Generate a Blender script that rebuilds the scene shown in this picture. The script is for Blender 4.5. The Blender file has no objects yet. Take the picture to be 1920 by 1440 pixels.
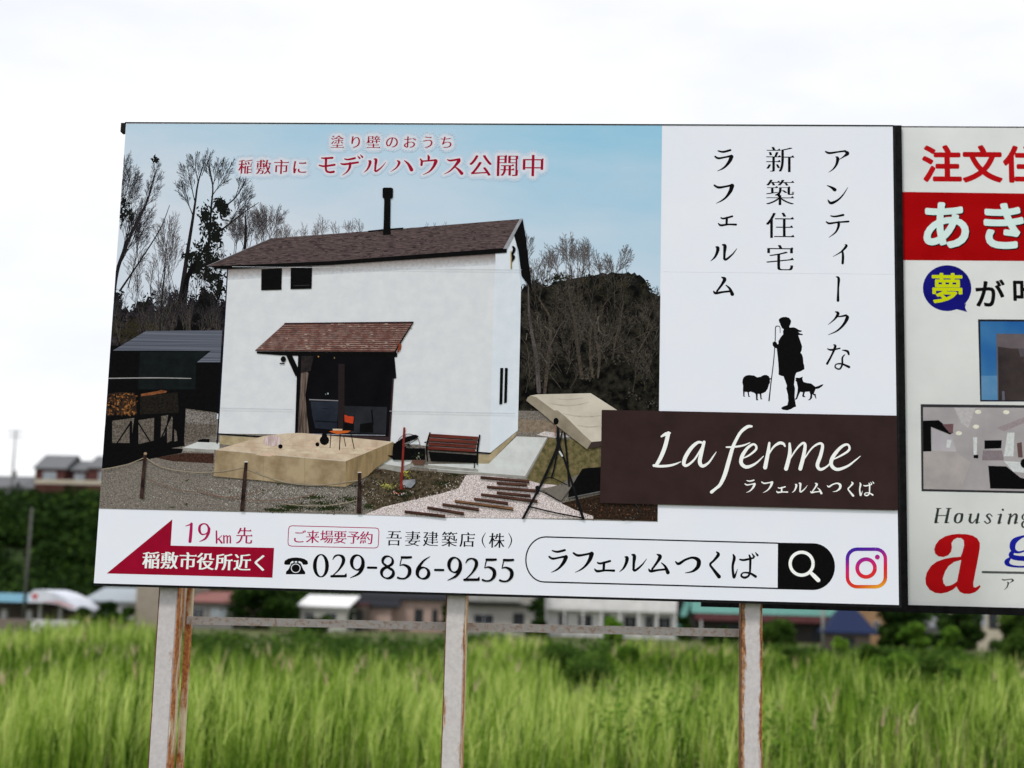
import bpy, math, random
import numpy as np
from mathutils import Vector, Matrix

sc = bpy.context.scene
COL = sc.collection

# ------------------------------------------------------------------ camera
F_PX = 2700.0                       # focal length in pixels of the 1920 wide photograph
CAM = Vector((2.60396588, -7.18067623, 3.2))
YAW, PITCH, ROLL = -0.07165764, 0.15055507, 0.02751635
fwd = Vector((math.sin(YAW) * math.cos(PITCH), math.cos(YAW) * math.cos(PITCH), math.sin(PITCH)))
rgt = Vector((math.cos(YAW), -math.sin(YAW), 0))
upv = rgt.cross(fwd)
rgt, upv = (rgt * math.cos(ROLL) + upv * math.sin(ROLL), -rgt * math.sin(ROLL) + upv * math.cos(ROLL))
cd = bpy.data.cameras.new('camera')
cam = bpy.data.objects.new('camera', cd)
COL.objects.link(cam)
M = Matrix((rgt, upv, -fwd)).transposed().to_4x4()
M.translation = CAM
cam.matrix_world = M
cd.sensor_fit = 'HORIZONTAL'
cd.sensor_width = 36
cd.lens = 36 * F_PX / 1920
cd.clip_start = 0.1
cd.clip_end = 3000
cd.dof.use_dof = True
cd.dof.focus_distance = 7.28
cd.dof.aperture_fstop = 1.7
sc.camera = cam

# ------------------------------------------------------------------ sky, sun, exposure
SUN_EL, SUN_AZ = 58, 215            # high, behind the viewer's left shoulder, veiled by cloud
w = bpy.data.worlds.new('World')
sc.world = w
w.use_nodes = True
nt = w.node_tree
nt.nodes.clear()
out = nt.nodes.new('ShaderNodeOutputWorld')
sky = nt.nodes.new('ShaderNodeTexSky')
sky.sky_type = 'NISHITA'
sky.sun_disc = False
sky.sun_elevation = math.radians(SUN_EL)
sky.sun_rotation = math.radians(SUN_AZ)
bg1 = nt.nodes.new('ShaderNodeBackground')
bg1.inputs[1].default_value = 0.12
nt.links.new(sky.outputs[0], bg1.inputs[0])
tc = nt.nodes.new('ShaderNodeTexCoord')
mp = nt.nodes.new('ShaderNodeMapping')
mp.inputs['Scale'].default_value = (1, 1, 2.6)
nt.links.new(tc.outputs['Generated'], mp.inputs[0])
nz = nt.nodes.new('ShaderNodeTexNoise')
nz.inputs['Scale'].default_value = 3.2
nz.inputs['Detail'].default_value = 7
nz.inputs['Roughness'].default_value = 0.55
nt.links.new(mp.outputs[0], nz.inputs['Vector'])
rp = nt.nodes.new('ShaderNodeValToRGB')
rp.color_ramp.elements[0].position = 0.34
rp.color_ramp.elements[0].color = (0.84, 0.855, 0.91, 1)
rp.color_ramp.elements[1].position = 0.60
rp.color_ramp.elements[1].color = (1.0, 1.0, 1.0, 1)
nt.links.new(nz.outputs['Fac'], rp.inputs[0])
bg2 = nt.nodes.new('ShaderNodeBackground')
bg2.inputs[1].default_value = 1.17
nt.links.new(rp.outputs[0], bg2.inputs[0])
mx = nt.nodes.new('ShaderNodeMixShader')
mx.inputs[0].default_value = 0.9    # cloud cover
nt.links.new(bg1.outputs[0], mx.inputs[1])
nt.links.new(bg2.outputs[0], mx.inputs[2])
nt.links.new(mx.outputs[0], out.inputs[0])

sl = bpy.data.lights.new('sun', 'SUN')
sl.energy = 2.1
sl.angle = math.radians(9)
sl.color = (1.0, 0.96, 0.9)
so = bpy.data.objects.new('sun', sl)
COL.objects.link(so)
az = math.radians(SUN_AZ)
sd = Vector((math.sin(az) * math.cos(math.radians(SUN_EL)), math.cos(az) * math.cos(math.radians(SUN_EL)), math.sin(math.radians(SUN_EL))))
so.rotation_euler = (-sd).to_track_quat('-Z', 'Y').to_euler()

vs = sc.view_settings
vs.view_transform = 'Standard'
vs.look = 'None'
vs.exposure = 0.0
vs.gamma = 1.0
sc.cycles.max_bounces = 6
sc.cycles.diffuse_bounces = 3
sc.cycles.glossy_bounces = 2
sc.cycles.transmission_bounces = 2
sc.cycles.transparent_max_bounces = 4
sc.cycles.use_denoising = True

# ------------------------------------------------------------------ helpers
rnd = random.Random(7)
NPR = np.random.default_rng(11)


def lin(v):
    v /= 255.0
    return v / 12.92 if v <= 0.04045 else ((v + 0.055) / 1.055) ** 2.4


KP = 0.87                           # how bright a white sheet standing upright shows under this sky


def P(r, g, b):
    """ink colour that shows as this sRGB value on the upright print"""
    return tuple(min(0.95, lin(c) / KP) for c in (r, g, b))


def ray(px, py):
    return fwd + rgt * ((px - 960) / F_PX) + upv * ((720 - py) / F_PX)


def at(px, py, y):
    """the world point on the vertical plane at distance y that the photograph shows at this pixel"""
    d = ray(px, py)
    return CAM + d * ((y - CAM.y) / d.y)


MATS = {}


def mat(name, rgb, rgb2=None, scale=30.0, detail=4, rough=0.7, spec=0.3, lo=0.35, hi=0.65, stretch=(1, 1, 1), bump=0.0, metal=0.0, translucent=0.0):
    """Principled surface with a two-tone noise colour"""
    if name in MATS:
        return MATS[name]
    m = bpy.data.materials.new(name)
    m.use_nodes = True
    n = m.node_tree
    b = n.nodes['Principled BSDF']
    b.inputs['Roughness'].default_value = rough
    b.inputs['Specular IOR Level'].default_value = spec
    b.inputs['Metallic'].default_value = metal
    if rgb2 is None:
        rgb2 = tuple(c * 0.9 for c in rgb)
    t = n.nodes.new('ShaderNodeTexCoord')
    mpn = n.nodes.new('ShaderNodeMapping')
    mpn.inputs['Scale'].default_value = stretch
    n.links.new(t.outputs['Object'], mpn.inputs[0])
    nz = n.nodes.new('ShaderNodeTexNoise')
    nz.inputs['Scale'].default_value = scale
    nz.inputs['Detail'].default_value = detail
    nz.inputs['Roughness'].default_value = 0.6
    n.links.new(mpn.outputs[0], nz.inputs['Vector'])
    r = n.nodes.new('ShaderNodeValToRGB')
    r.color_ramp.elements[0].position = lo
    r.color_ramp.elements[0].color = (*rgb2, 1)
    r.color_ramp.elements[1].position = hi
    r.color_ramp.elements[1].color = (*rgb, 1)
    n.links.new(nz.outputs['Fac'], r.inputs[0])
    n.links.new(r.outputs[0], b.inputs['Base Color'])
    if bump:
        bp = n.nodes.new('ShaderNodeBump')
        bp.inputs['Strength'].default_value = bump
        bp.inputs['Distance'].default_value = 0.02
        n.links.new(nz.outputs['Fac'], bp.inputs['Height'])
        n.links.new(bp.outputs[0], b.inputs['Normal'])
    MATS[name] = m
    return m


def leafmat(name, stops, rough=0.8, trans=0.35, attr='tone'):
    """foliage: every leaf carries its own tone, read through a colour ramp; part of the light passes through"""
    m = bpy.data.materials.new(name)
    m.use_nodes = True
    n = m.node_tree
    b = n.nodes['Principled BSDF']
    b.inputs['Roughness'].default_value = rough
    b.inputs['Specular IOR Level'].default_value = 0.08
    a = n.nodes.new('ShaderNodeAttribute')
    a.attribute_name = attr
    r = n.nodes.new('ShaderNodeValToRGB')
    while len(r.color_ramp.elements) < len(stops):
        r.color_ramp.elements.new(0.5)
    for e, (p, c) in zip(r.color_ramp.elements, stops):
        e.position = p
        e.color = (*c, 1)
    n.links.new(a.outputs['Fac'], r.inputs[0])
    n.links.new(r.outputs[0], b.inputs['Base Color'])
    tr = n.nodes.new('ShaderNodeBsdfTranslucent')
    n.links.new(r.outputs[0], tr.inputs[0])
    ms = n.nodes.new('ShaderNodeMixShader')
    ms.inputs[0].default_value = trans
    n.links.new(b.outputs[0], ms.inputs[1])
    n.links.new(tr.outputs[0], ms.inputs[2])
    o = n.nodes['Material Output']
    n.links.new(ms.outputs[0], o.inputs[0])
    return m


def rustmat(name, paint, rust_hi, rust_lo, amount, stretch=(1, 1, .35), scale=9.0, edge=None):
    """weathered paint with rust breaking through in streaks and speckles"""
    m = bpy.data.materials.new(name)
    m.use_nodes = True
    n = m.node_tree
    b = n.nodes['Principled BSDF']
    b.inputs['Specular IOR Level'].default_value = 0.25
    t = n.nodes.new('ShaderNodeTexCoord')
    mpn = n.nodes.new('ShaderNodeMapping')
    mpn.inputs['Scale'].default_value = stretch
    n.links.new(t.outputs['Object'], mpn.inputs[0])

    def noise(s, d, vec):
        q = n.nodes.new('ShaderNodeTexNoise')
        q.inputs['Scale'].default_value = s
        q.inputs['Detail'].default_value = d
        q.inputs['Roughness'].default_value = 0.65
        n.links.new(vec, q.inputs['Vector'])
        return q
    n1 = noise(scale, 6, mpn.outputs[0])
    n2 = noise(45, 3, t.outputs['Object'])
    ra = n.nodes.new('ShaderNodeValToRGB')
    ra.color_ramp.elements[0].position = 1 - amount - 0.04
    ra.color_ramp.elements[0].color = (0, 0, 0, 1)
    ra.color_ramp.elements[1].position = 1 - amount + 0.06
    ra.color_ramp.elements[1].color = (1, 1, 1, 1)
    src = n1.outputs['Fac']
    if edge:                                            # rust creeps in from the two long edges of the section
        sx = n.nodes.new('ShaderNodeSeparateXYZ')
        n.links.new(t.outputs['Object'], sx.inputs[0])
        d_ = n.nodes.new('ShaderNodeMath')
        d_.operation = 'SUBTRACT'
        d_.inputs[1].default_value = edge[0]
        n.links.new(sx.outputs[0], d_.inputs[0])
        ab = n.nodes.new('ShaderNodeMath')
        ab.operation = 'ABSOLUTE'
        n.links.new(d_.outputs[0], ab.inputs[0])
        mr_ = n.nodes.new('ShaderNodeMapRange')
        mr_.inputs[1].default_value = edge[1] * .35
        mr_.inputs[2].default_value = edge[1]
        mr_.inputs[3].default_value = -.06
        mr_.inputs[4].default_value = edge[2]
        n.links.new(ab.outputs[0], mr_.inputs[0])
        ad = n.nodes.new('ShaderNodeMath')
        n.links.new(src, ad.inputs[0])
        n.links.new(mr_.outputs[0], ad.inputs[1])
        src = ad.outputs[0]
    n.links.new(src, ra.inputs[0])
    rc = n.nodes.new('ShaderNodeValToRGB')
    rc.color_ramp.elements[0].position = 0.35
    rc.color_ramp.elements[0].color = (*rust_lo, 1)
    rc.color_ramp.elements[1].position = 0.65
    rc.color_ramp.elements[1].color = (*rust_hi, 1)
    n.links.new(n2.outputs['Fac'], rc.inputs[0])
    pc = n.nodes.new('ShaderNodeValToRGB')
    pc.color_ramp.elements[0].position = 0.3
    pc.color_ramp.elements[0].color = (*[c * .82 for c in paint], 1)
    pc.color_ramp.elements[1].position = 0.7
    pc.color_ramp.elements[1].color = (*paint, 1)
    n.links.new(n2.outputs['Fac'], pc.inputs[0])
    mm = n.nodes.new('ShaderNodeMix')
    mm.data_type = 'RGBA'
    n.links.new(ra.outputs[0], mm.inputs[0])
    n.links.new(pc.outputs[0], mm.inputs[6])
    n.links.new(rc.outputs[0], mm.inputs[7])
    n.links.new(mm.outputs[2], b.inputs['Base Color'])
    b.inputs['Roughness'].default_value = 0.65
    bp = n.nodes.new('ShaderNodeBump')
    bp.inputs['Strength'].default_value = 0.25
    bp.inputs['Distance'].default_value = 0.004
    n.links.new(n1.outputs['Fac'], bp.inputs['Height'])
    n.links.new(bp.outputs[0], b.inputs['Normal'])
    return m


def link(name, me, parent=None):
    o = bpy.data.objects.new(name, me)
    COL.objects.link(o)
    if parent is not None:
        o.parent = parent
    return o


def tag(o, label=None, cat=None, group=None, kind=None):
    for k, v in (('label', label), ('category', cat), ('group', group), ('kind', kind)):
        if v:
            o[k] = v
    return o


def empty(name, loc, label=None, cat=None, group=None, kind=None, rz=0):
    o = bpy.data.objects.new(name, None)
    COL.objects.link(o)
    o.location = loc
    o.rotation_euler = (0, 0, rz)
    o.empty_display_size = 0.2
    return tag(o, label, cat, group, kind)


class MB:
    """collects shapes, then links them as ONE mesh object"""

    def __init__(s):
        s.v, s.f, s.mi, s.mats, s.sm = [], [], [], [], []

    def slot(s, m):
        if m not in s.mats:
            s.mats.append(m)
        return s.mats.index(m)

    def add(s, vs, fs, m, smooth=False):
        k = len(s.v)
        s.v += [tuple(p) for p in vs]
        i = s.slot(m)
        for f in fs:
            s.f.append([k + q for q in f])
            s.mi.append(i)
            s.sm.append(smooth)

    def box(s, x0, x1, y0, y1, z0, z1, m, bev=0.0):
        if bev <= 0:
            vs = [(x, y, z) for z in (z0, z1) for y in (y0, y1) for x in (x0, x1)]
            s.add(vs, [(0, 2, 3, 1), (4, 5, 7, 6), (0, 1, 5, 4), (2, 6, 7, 3), (0, 4, 6, 2), (1, 3, 7, 5)], m)
            return
        # upright edges chamfered
        b = bev
        ring = [(x0 + b, y0), (x1 - b, y0), (x1, y0 + b), (x1, y1 - b), (x1 - b, y1), (x0 + b, y1), (x0, y1 - b), (x0, y0 + b)]
        vs = [(x, y, z0) for x, y in ring] + [(x, y, z1) for x, y in ring]
        fs = [tuple(range(7, -1, -1)), tuple(range(8, 16))] + [(i, (i + 1) % 8, 8 + (i + 1) % 8, 8 + i) for i in range(8)]
        s.add(vs, fs, m)

    def tube(s, pts, rads, m, n=8, caps=True):
        pts = [Vector(p) for p in pts]
        k = len(s.v)
        prev = None
        for i, p in enumerate(pts):
            d = (pts[min(i + 1, len(pts) - 1)] - pts[max(i - 1, 0)]).normalized()
            a = d.orthogonal().normalized() if prev is None else (prev - d * prev.dot(d)).normalized()
            prev = a
            b = d.cross(a)
            r = rads[i] if hasattr(rads, '__len__') else rads
            for j in range(n):
                t = 2 * math.pi * j / n
                s.v.append(tuple(p + (a * math.cos(t) + b * math.sin(t)) * r))
        sl_ = s.slot(m)
        for i in range(len(pts) - 1):
            for j in range(n):
                s.f.append([k + i * n + j, k + i * n + (j + 1) % n, k + (i + 1) * n + (j + 1) % n, k + (i + 1) * n + j])
                s.mi.append(sl_)
                s.sm.append(True)
        if caps:
            s.f.append([k + j for j in range(n - 1, -1, -1)])
            s.f.append([k + (len(pts) - 1) * n + j for j in range(n)])
            s.mi += [sl_, sl_]
            s.sm += [False, False]

    def build(s, name, parent=None):
        me = bpy.data.meshes.new(name)
        me.from_pydata(s.v, [], s.f)
        for m in s.mats:
            me.materials.append(m)
        me.polygons.foreach_set('material_index', s.mi)
        me.polygons.foreach_set('use_smooth', s.sm)
        me.update()
        return link(name, me, parent)


def np_mesh(name, V, Q, mats, mi=None, attrs=None, parent=None, smooth=False):
    """quads from numpy arrays"""
    me = bpy.data.meshes.new(name)
    nv, nf = len(V), len(Q)
    me.vertices.add(nv)
    me.vertices.foreach_set('co', np.asarray(V, np.float32).ravel())
    me.loops.add(nf * 4)
    me.loops.foreach_set('vertex_index', np.asarray(Q, np.int32).ravel())
    me.polygons.add(nf)
    me.polygons.foreach_set('loop_start', np.arange(0, nf * 4, 4, dtype=np.int32))
    me.update(calc_edges=True)
    for m in mats:
        me.materials.append(m)
    if mi is not None:
        me.polygons.foreach_set('material_index', np.asarray(mi, np.int32))
    if smooth:
        me.polygons.foreach_set('use_smooth', np.ones(nf, bool))
    for k, a in (attrs or {}).items():
        at_ = me.attributes.new(k, 'FLOAT', 'POINT')
        at_.data.foreach_set('value', np.asarray(a, np.float32))
    me.validate()
    return link(name, me, parent)

# ------------------------------------------------------------------ billboard: the flat print
SB = 3.2390                                     # lower edge of the board above the field
SW, SH = 4.0, 2.4168
ROOT = Vector((2.0, 0.0, 0.0))


LIFT = 0.3                                      # printed films lie a few hundredths of a millimetre apart


class Sheet:
    """flat print laid on an upright board: shapes are given in photo pixels and put on the board's own plane"""
    level = 0.0

    def __init__(s, plane_y, origin, xmin=-9, xmax=9):
        s.py, s.o = plane_y, origin
        s.v, s.f, s.mi, s.mats, s.marks = [], [], [], [], []
        s.xmin, s.xmax = xmin, xmax

    def plane(s, px, py):
        p = at(px, py, s.py)
        return p.x, p.z

    def mpp(s, px, py):
        a, b = s.plane(px, py), s.plane(px + 1, py)
        return math.hypot(a[0] - b[0], a[1] - b[1])

    def put(s, pts, m, lift=None):
        """one polygon in board coordinates, a hair above the last one"""
        if lift is None:
            Sheet.level += 2e-5
            lift = Sheet.level
        if m not in s.mats:
            s.mats.append(m)
        k = len(s.v)
        for x, z in pts:
            s.v.append((min(max(x, s.xmin), s.xmax) - s.o.x, s.py - 0.0003 - lift * LIFT - s.o.y, z - s.o.z))
        s.f.append(list(range(k, k + len(pts))))
        s.mi.append(s.mats.index(m))

    def poly(s, px, m, lift=None):
        s.put([s.plane(*p) for p in px], m, lift)

    def ellipse(s, c, rx, ry, m, n=28, a0=0):
        s.poly([(c[0] + rx * math.cos(2 * math.pi * i / n), c[1] + ry * math.sin(2 * math.pi * i / n)) for i in range(n)], m)

    def stroke_plane(s, pts, m, smooth=True, round_=True, sub=7):
        """pts: (x, z, width) in board coordinates"""
        if len(pts) > 2 and smooth:
            q = [pts[0]] + list(pts) + [pts[-1]]
            res = []
            for i in range(1, len(q) - 2):
                for j in range(sub):
                    t = j / sub
                    r = []
                    for c in range(3):
                        a, b, cc, d = q[i - 1][c], q[i][c], q[i + 1][c], q[i + 2][c]
                        r.append(0.5 * (2 * b + (cc - a) * t + (2 * a - 5 * b + 4 * cc - d) * t * t + (3 * b - a - 3 * cc + d) * t ** 3))
                    res.append(r)
            res.append(list(pts[-1]))
            pts = res
        base = Sheet.level = Sheet.level + 2e-5
        L, R = [], []
        for i, p in enumerate(pts):
            a, b = pts[max(i - 1, 0)], pts[min(i + 1, len(pts) - 1)]
            dx, dz = b[0] - a[0], b[1] - a[1]
            l = math.hypot(dx, dz) or 1e-9
            h = max(p[2], 0.0) / 2
            L.append((p[0] - dz / l * h, p[1] + dx / l * h))
            R.append((p[0] + dz / l * h, p[1] - dx / l * h))
        for i in range(len(pts) - 1):
            s.put([L[i], L[i + 1], R[i + 1], R[i]], m, base + i * 4e-6)
        if round_:
            for p, e in ((pts[0], 1), (pts[-1], 2)):
                h = p[2] / 2
                if h > 0:
                    s.put([(p[0] + h * math.cos(a * math.pi / 6), p[1] + h * math.sin(a * math.pi / 6)) for a in range(12)], m, base + (len(pts) + e) * 4e-6)
        Sheet.level += (len(pts) + 4) * 4e-6

    def stroke(s, pts, m, w=None, **k):
        """pts: photo pixels (x, y, width)"""
        q = []
        for p in pts:
            x, z = s.plane(p[0], p[1])
            q.append((x, z, (p[2] if len(p) > 2 else w) * s.mpp(p[0], p[1])))
        s.stroke_plane(q, m, **k)

    def mark(s):
        """what follows is the next letter of the line"""
        s.marks.append((len(s.v), len(s.f)))

    def build(s, name, parent=None, piece='letter'):
        def one(nm, v0, v1, f0, f1, par):
            me = bpy.data.meshes.new(nm)
            me.from_pydata(s.v[v0:v1], [], [[q - v0 for q in f] for f in s.f[f0:f1]])
            for m in s.mats:
                me.materials.append(m)
            me.polygons.foreach_set('material_index', s.mi[f0:f1])
            me.update()
            return link(nm, me, par)
        if len(s.marks) < 2:
            return one(name, 0, len(s.v), 0, len(s.f), parent)
        row_ = bpy.data.objects.new(name, None)
        COL.objects.link(row_)
        row_.parent = parent
        ends = s.marks[1:] + [(len(s.v), len(s.f))]
        if s.marks[0] != (0, 0):
            one('frame_line', 0, s.marks[0][0], 0, s.marks[0][1], row_)
        for (v0, f0), (v1, f1) in zip(s.marks, ends):
            one(piece, v0, v1, f0, f1, row_)
        return row_


def zoom(x0, y0, k):
    return lambda *pts: [tuple([x0 + p[0] / k, y0 + p[1] / k] + [q / k for q in p[2:]]) for p in pts]


# ---- letters: outlines of the built-in type, thinned and given the contrast and wedge ends of a Ming face
GLY = {}


def glyph(ch, off):
    if (ch, off) in GLY:
        return GLY[ch, off]
    c = bpy.data.curves.new('letter_outline', 'FONT')
    c.body = ch
    c.offset = off
    c.resolution_u = 4
    o = bpy.data.objects.new('letter_outline', c)
    COL.objects.link(o)
    bpy.context.view_layer.update()
    me = bpy.data.meshes.new_from_object(o.evaluated_get(bpy.context.evaluated_depsgraph_get()))
    vs = [(v.co.x, v.co.y) for v in me.vertices]
    fs = [list(p.vertices) for p in me.polygons]
    # turn every face the same way
    for f in fs:
        a = sum(vs[f[i]][0] * vs[f[(i + 1) % len(f)]][1] - vs[f[(i + 1) % len(f)]][0] * vs[f[i]][1] for i in range(len(f)))
        if a < 0:
            f.reverse()
    bpy.data.objects.remove(o)
    bpy.data.curves.remove(c)
    bpy.data.meshes.remove(me)
    GLY[ch, off] = vs, fs
    return vs, fs


def wedges(vs, fs):
    """triangles at the right ends of level strokes and on upper right corners"""
    key = {}
    ids = []
    for v in vs:
        k = (round(v[0], 5), round(v[1], 5))
        ids.append(key.setdefault(k, len(key)))
    P_ = {i: k for k, i in key.items()}
    ed = {}
    for f in fs:
        for i in range(len(f)):
            ed[ids[f[i]], ids[f[(i + 1) % len(f)]]] = 1
    nxt = {a: b for a, b in ed if (b, a) not in ed}
    prv = {b: a for a, b in nxt.items()}
    res = []
    for a, b in nxt.items():
        if a not in prv or b not in nxt:
            continue
        pa, pb = P_[a], P_[b]
        dx, dy = pb[0] - pa[0], pb[1] - pa[1]
        if dy <= 0 or abs(dx) > 0.25 * dy:
            continue
        c = P_[nxt[b]]
        d = P_[prv[a]]
        tx, ty = c[0] - pb[0], c[1] - pb[1]
        if tx < -0.07 and abs(ty) < 0.12 * abs(tx):
            if dy < 0.07:
                bx, by = pa[0] - d[0], pa[1] - d[1]
                if bx > 0.05 and abs(by) < 0.15 * bx:      # end of a level stroke
                    res.append([(pb[0] - 0.105, pb[1] - .004), (pa[0] + 0.02, pa[1]), (pb[0] - 0.03, pb[1] + 0.052)])
            elif dy > 0.1:                                # corner of a box
                res.append([(pb[0] - 0.09, pb[1] - .004), (pb[0] + 0.022, pb[1] - 0.03), (pb[0] - 0.02, pb[1] + 0.04)])
    return res


def ming(sh, ch, cx, cy, size, m, thin=-0.017, spread=0.022, n=3, wed=True, squash=1.0, halo=None):
    """one letter centred on a photo pixel; size in pixels per em"""
    sh.mark()
    x0, z0 = sh.plane(cx, cy)
    k = size * sh.mpp(cx, cy)
    vs, fs = glyph(ch, thin)
    latin = ord(ch) < 0x250
    ex = (min(v[0] for v in vs) + max(v[0] for v in vs)) / 2
    ey = (min(v[1] for v in vs) + max(v[1] for v in vs)) / 2
    if not latin:
        ex = 0.35 * ex + 0.65 * 0.5
        ey = 0.35 * ey + 0.65 * 0.38
    T = lambda p, dx=0.0, dy=0.0: (x0 + (p[0] - ex + dx) * k * squash, z0 + (p[1] - ey + dy) * k)
    if halo:
        for r, hm in halo:
            for i in range(12):
                a = 2 * math.pi * i / 12
                Sheet.level += 4e-6
                for f in fs:
                    sh.put([T(vs[q], r * math.cos(a), r * math.sin(a)) for q in f], hm, Sheet.level)
    for i in range(n):
        dx = spread * (2 * i / (n - 1) - 1) if n > 1 else 0
        Sheet.level += 4e-6
        for f in fs:
            sh.put([T(vs[q], dx) for q in f], m, Sheet.level)
    if wed:
        Sheet.level += 4e-6
        for t in wedges(vs, fs):
            sh.put([T(p, spread) for p in t], m, Sheet.level)
    Sheet.level += 1e-5


def bold(sh, ch, cx, cy, size, m, fat=0.03, dx=0, dy=0, squash=1.0):
    """heavy upright grotesque letter"""
    if not dx:
        sh.mark()
    x0, z0 = sh.plane(cx, cy)
    k = size * sh.mpp(cx, cy)
    vs, fs = glyph(ch, 0.0)
    ex = (min(v[0] for v in vs) + max(v[0] for v in vs)) / 2
    ey = (min(v[1] for v in vs) + max(v[1] for v in vs)) / 2
    for i in range(12):
        ox, oz = fat * math.cos(i * math.pi / 6), fat * math.sin(i * math.pi / 6)
        Sheet.level += 1.2e-5
        for f in fs:
            sh.put([(x0 + (vs[q][0] - ex + ox) * squash * k + dx, z0 + (vs[q][1] - ey + oz) * k + dy) for q in f], m, Sheet.level)


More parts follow.
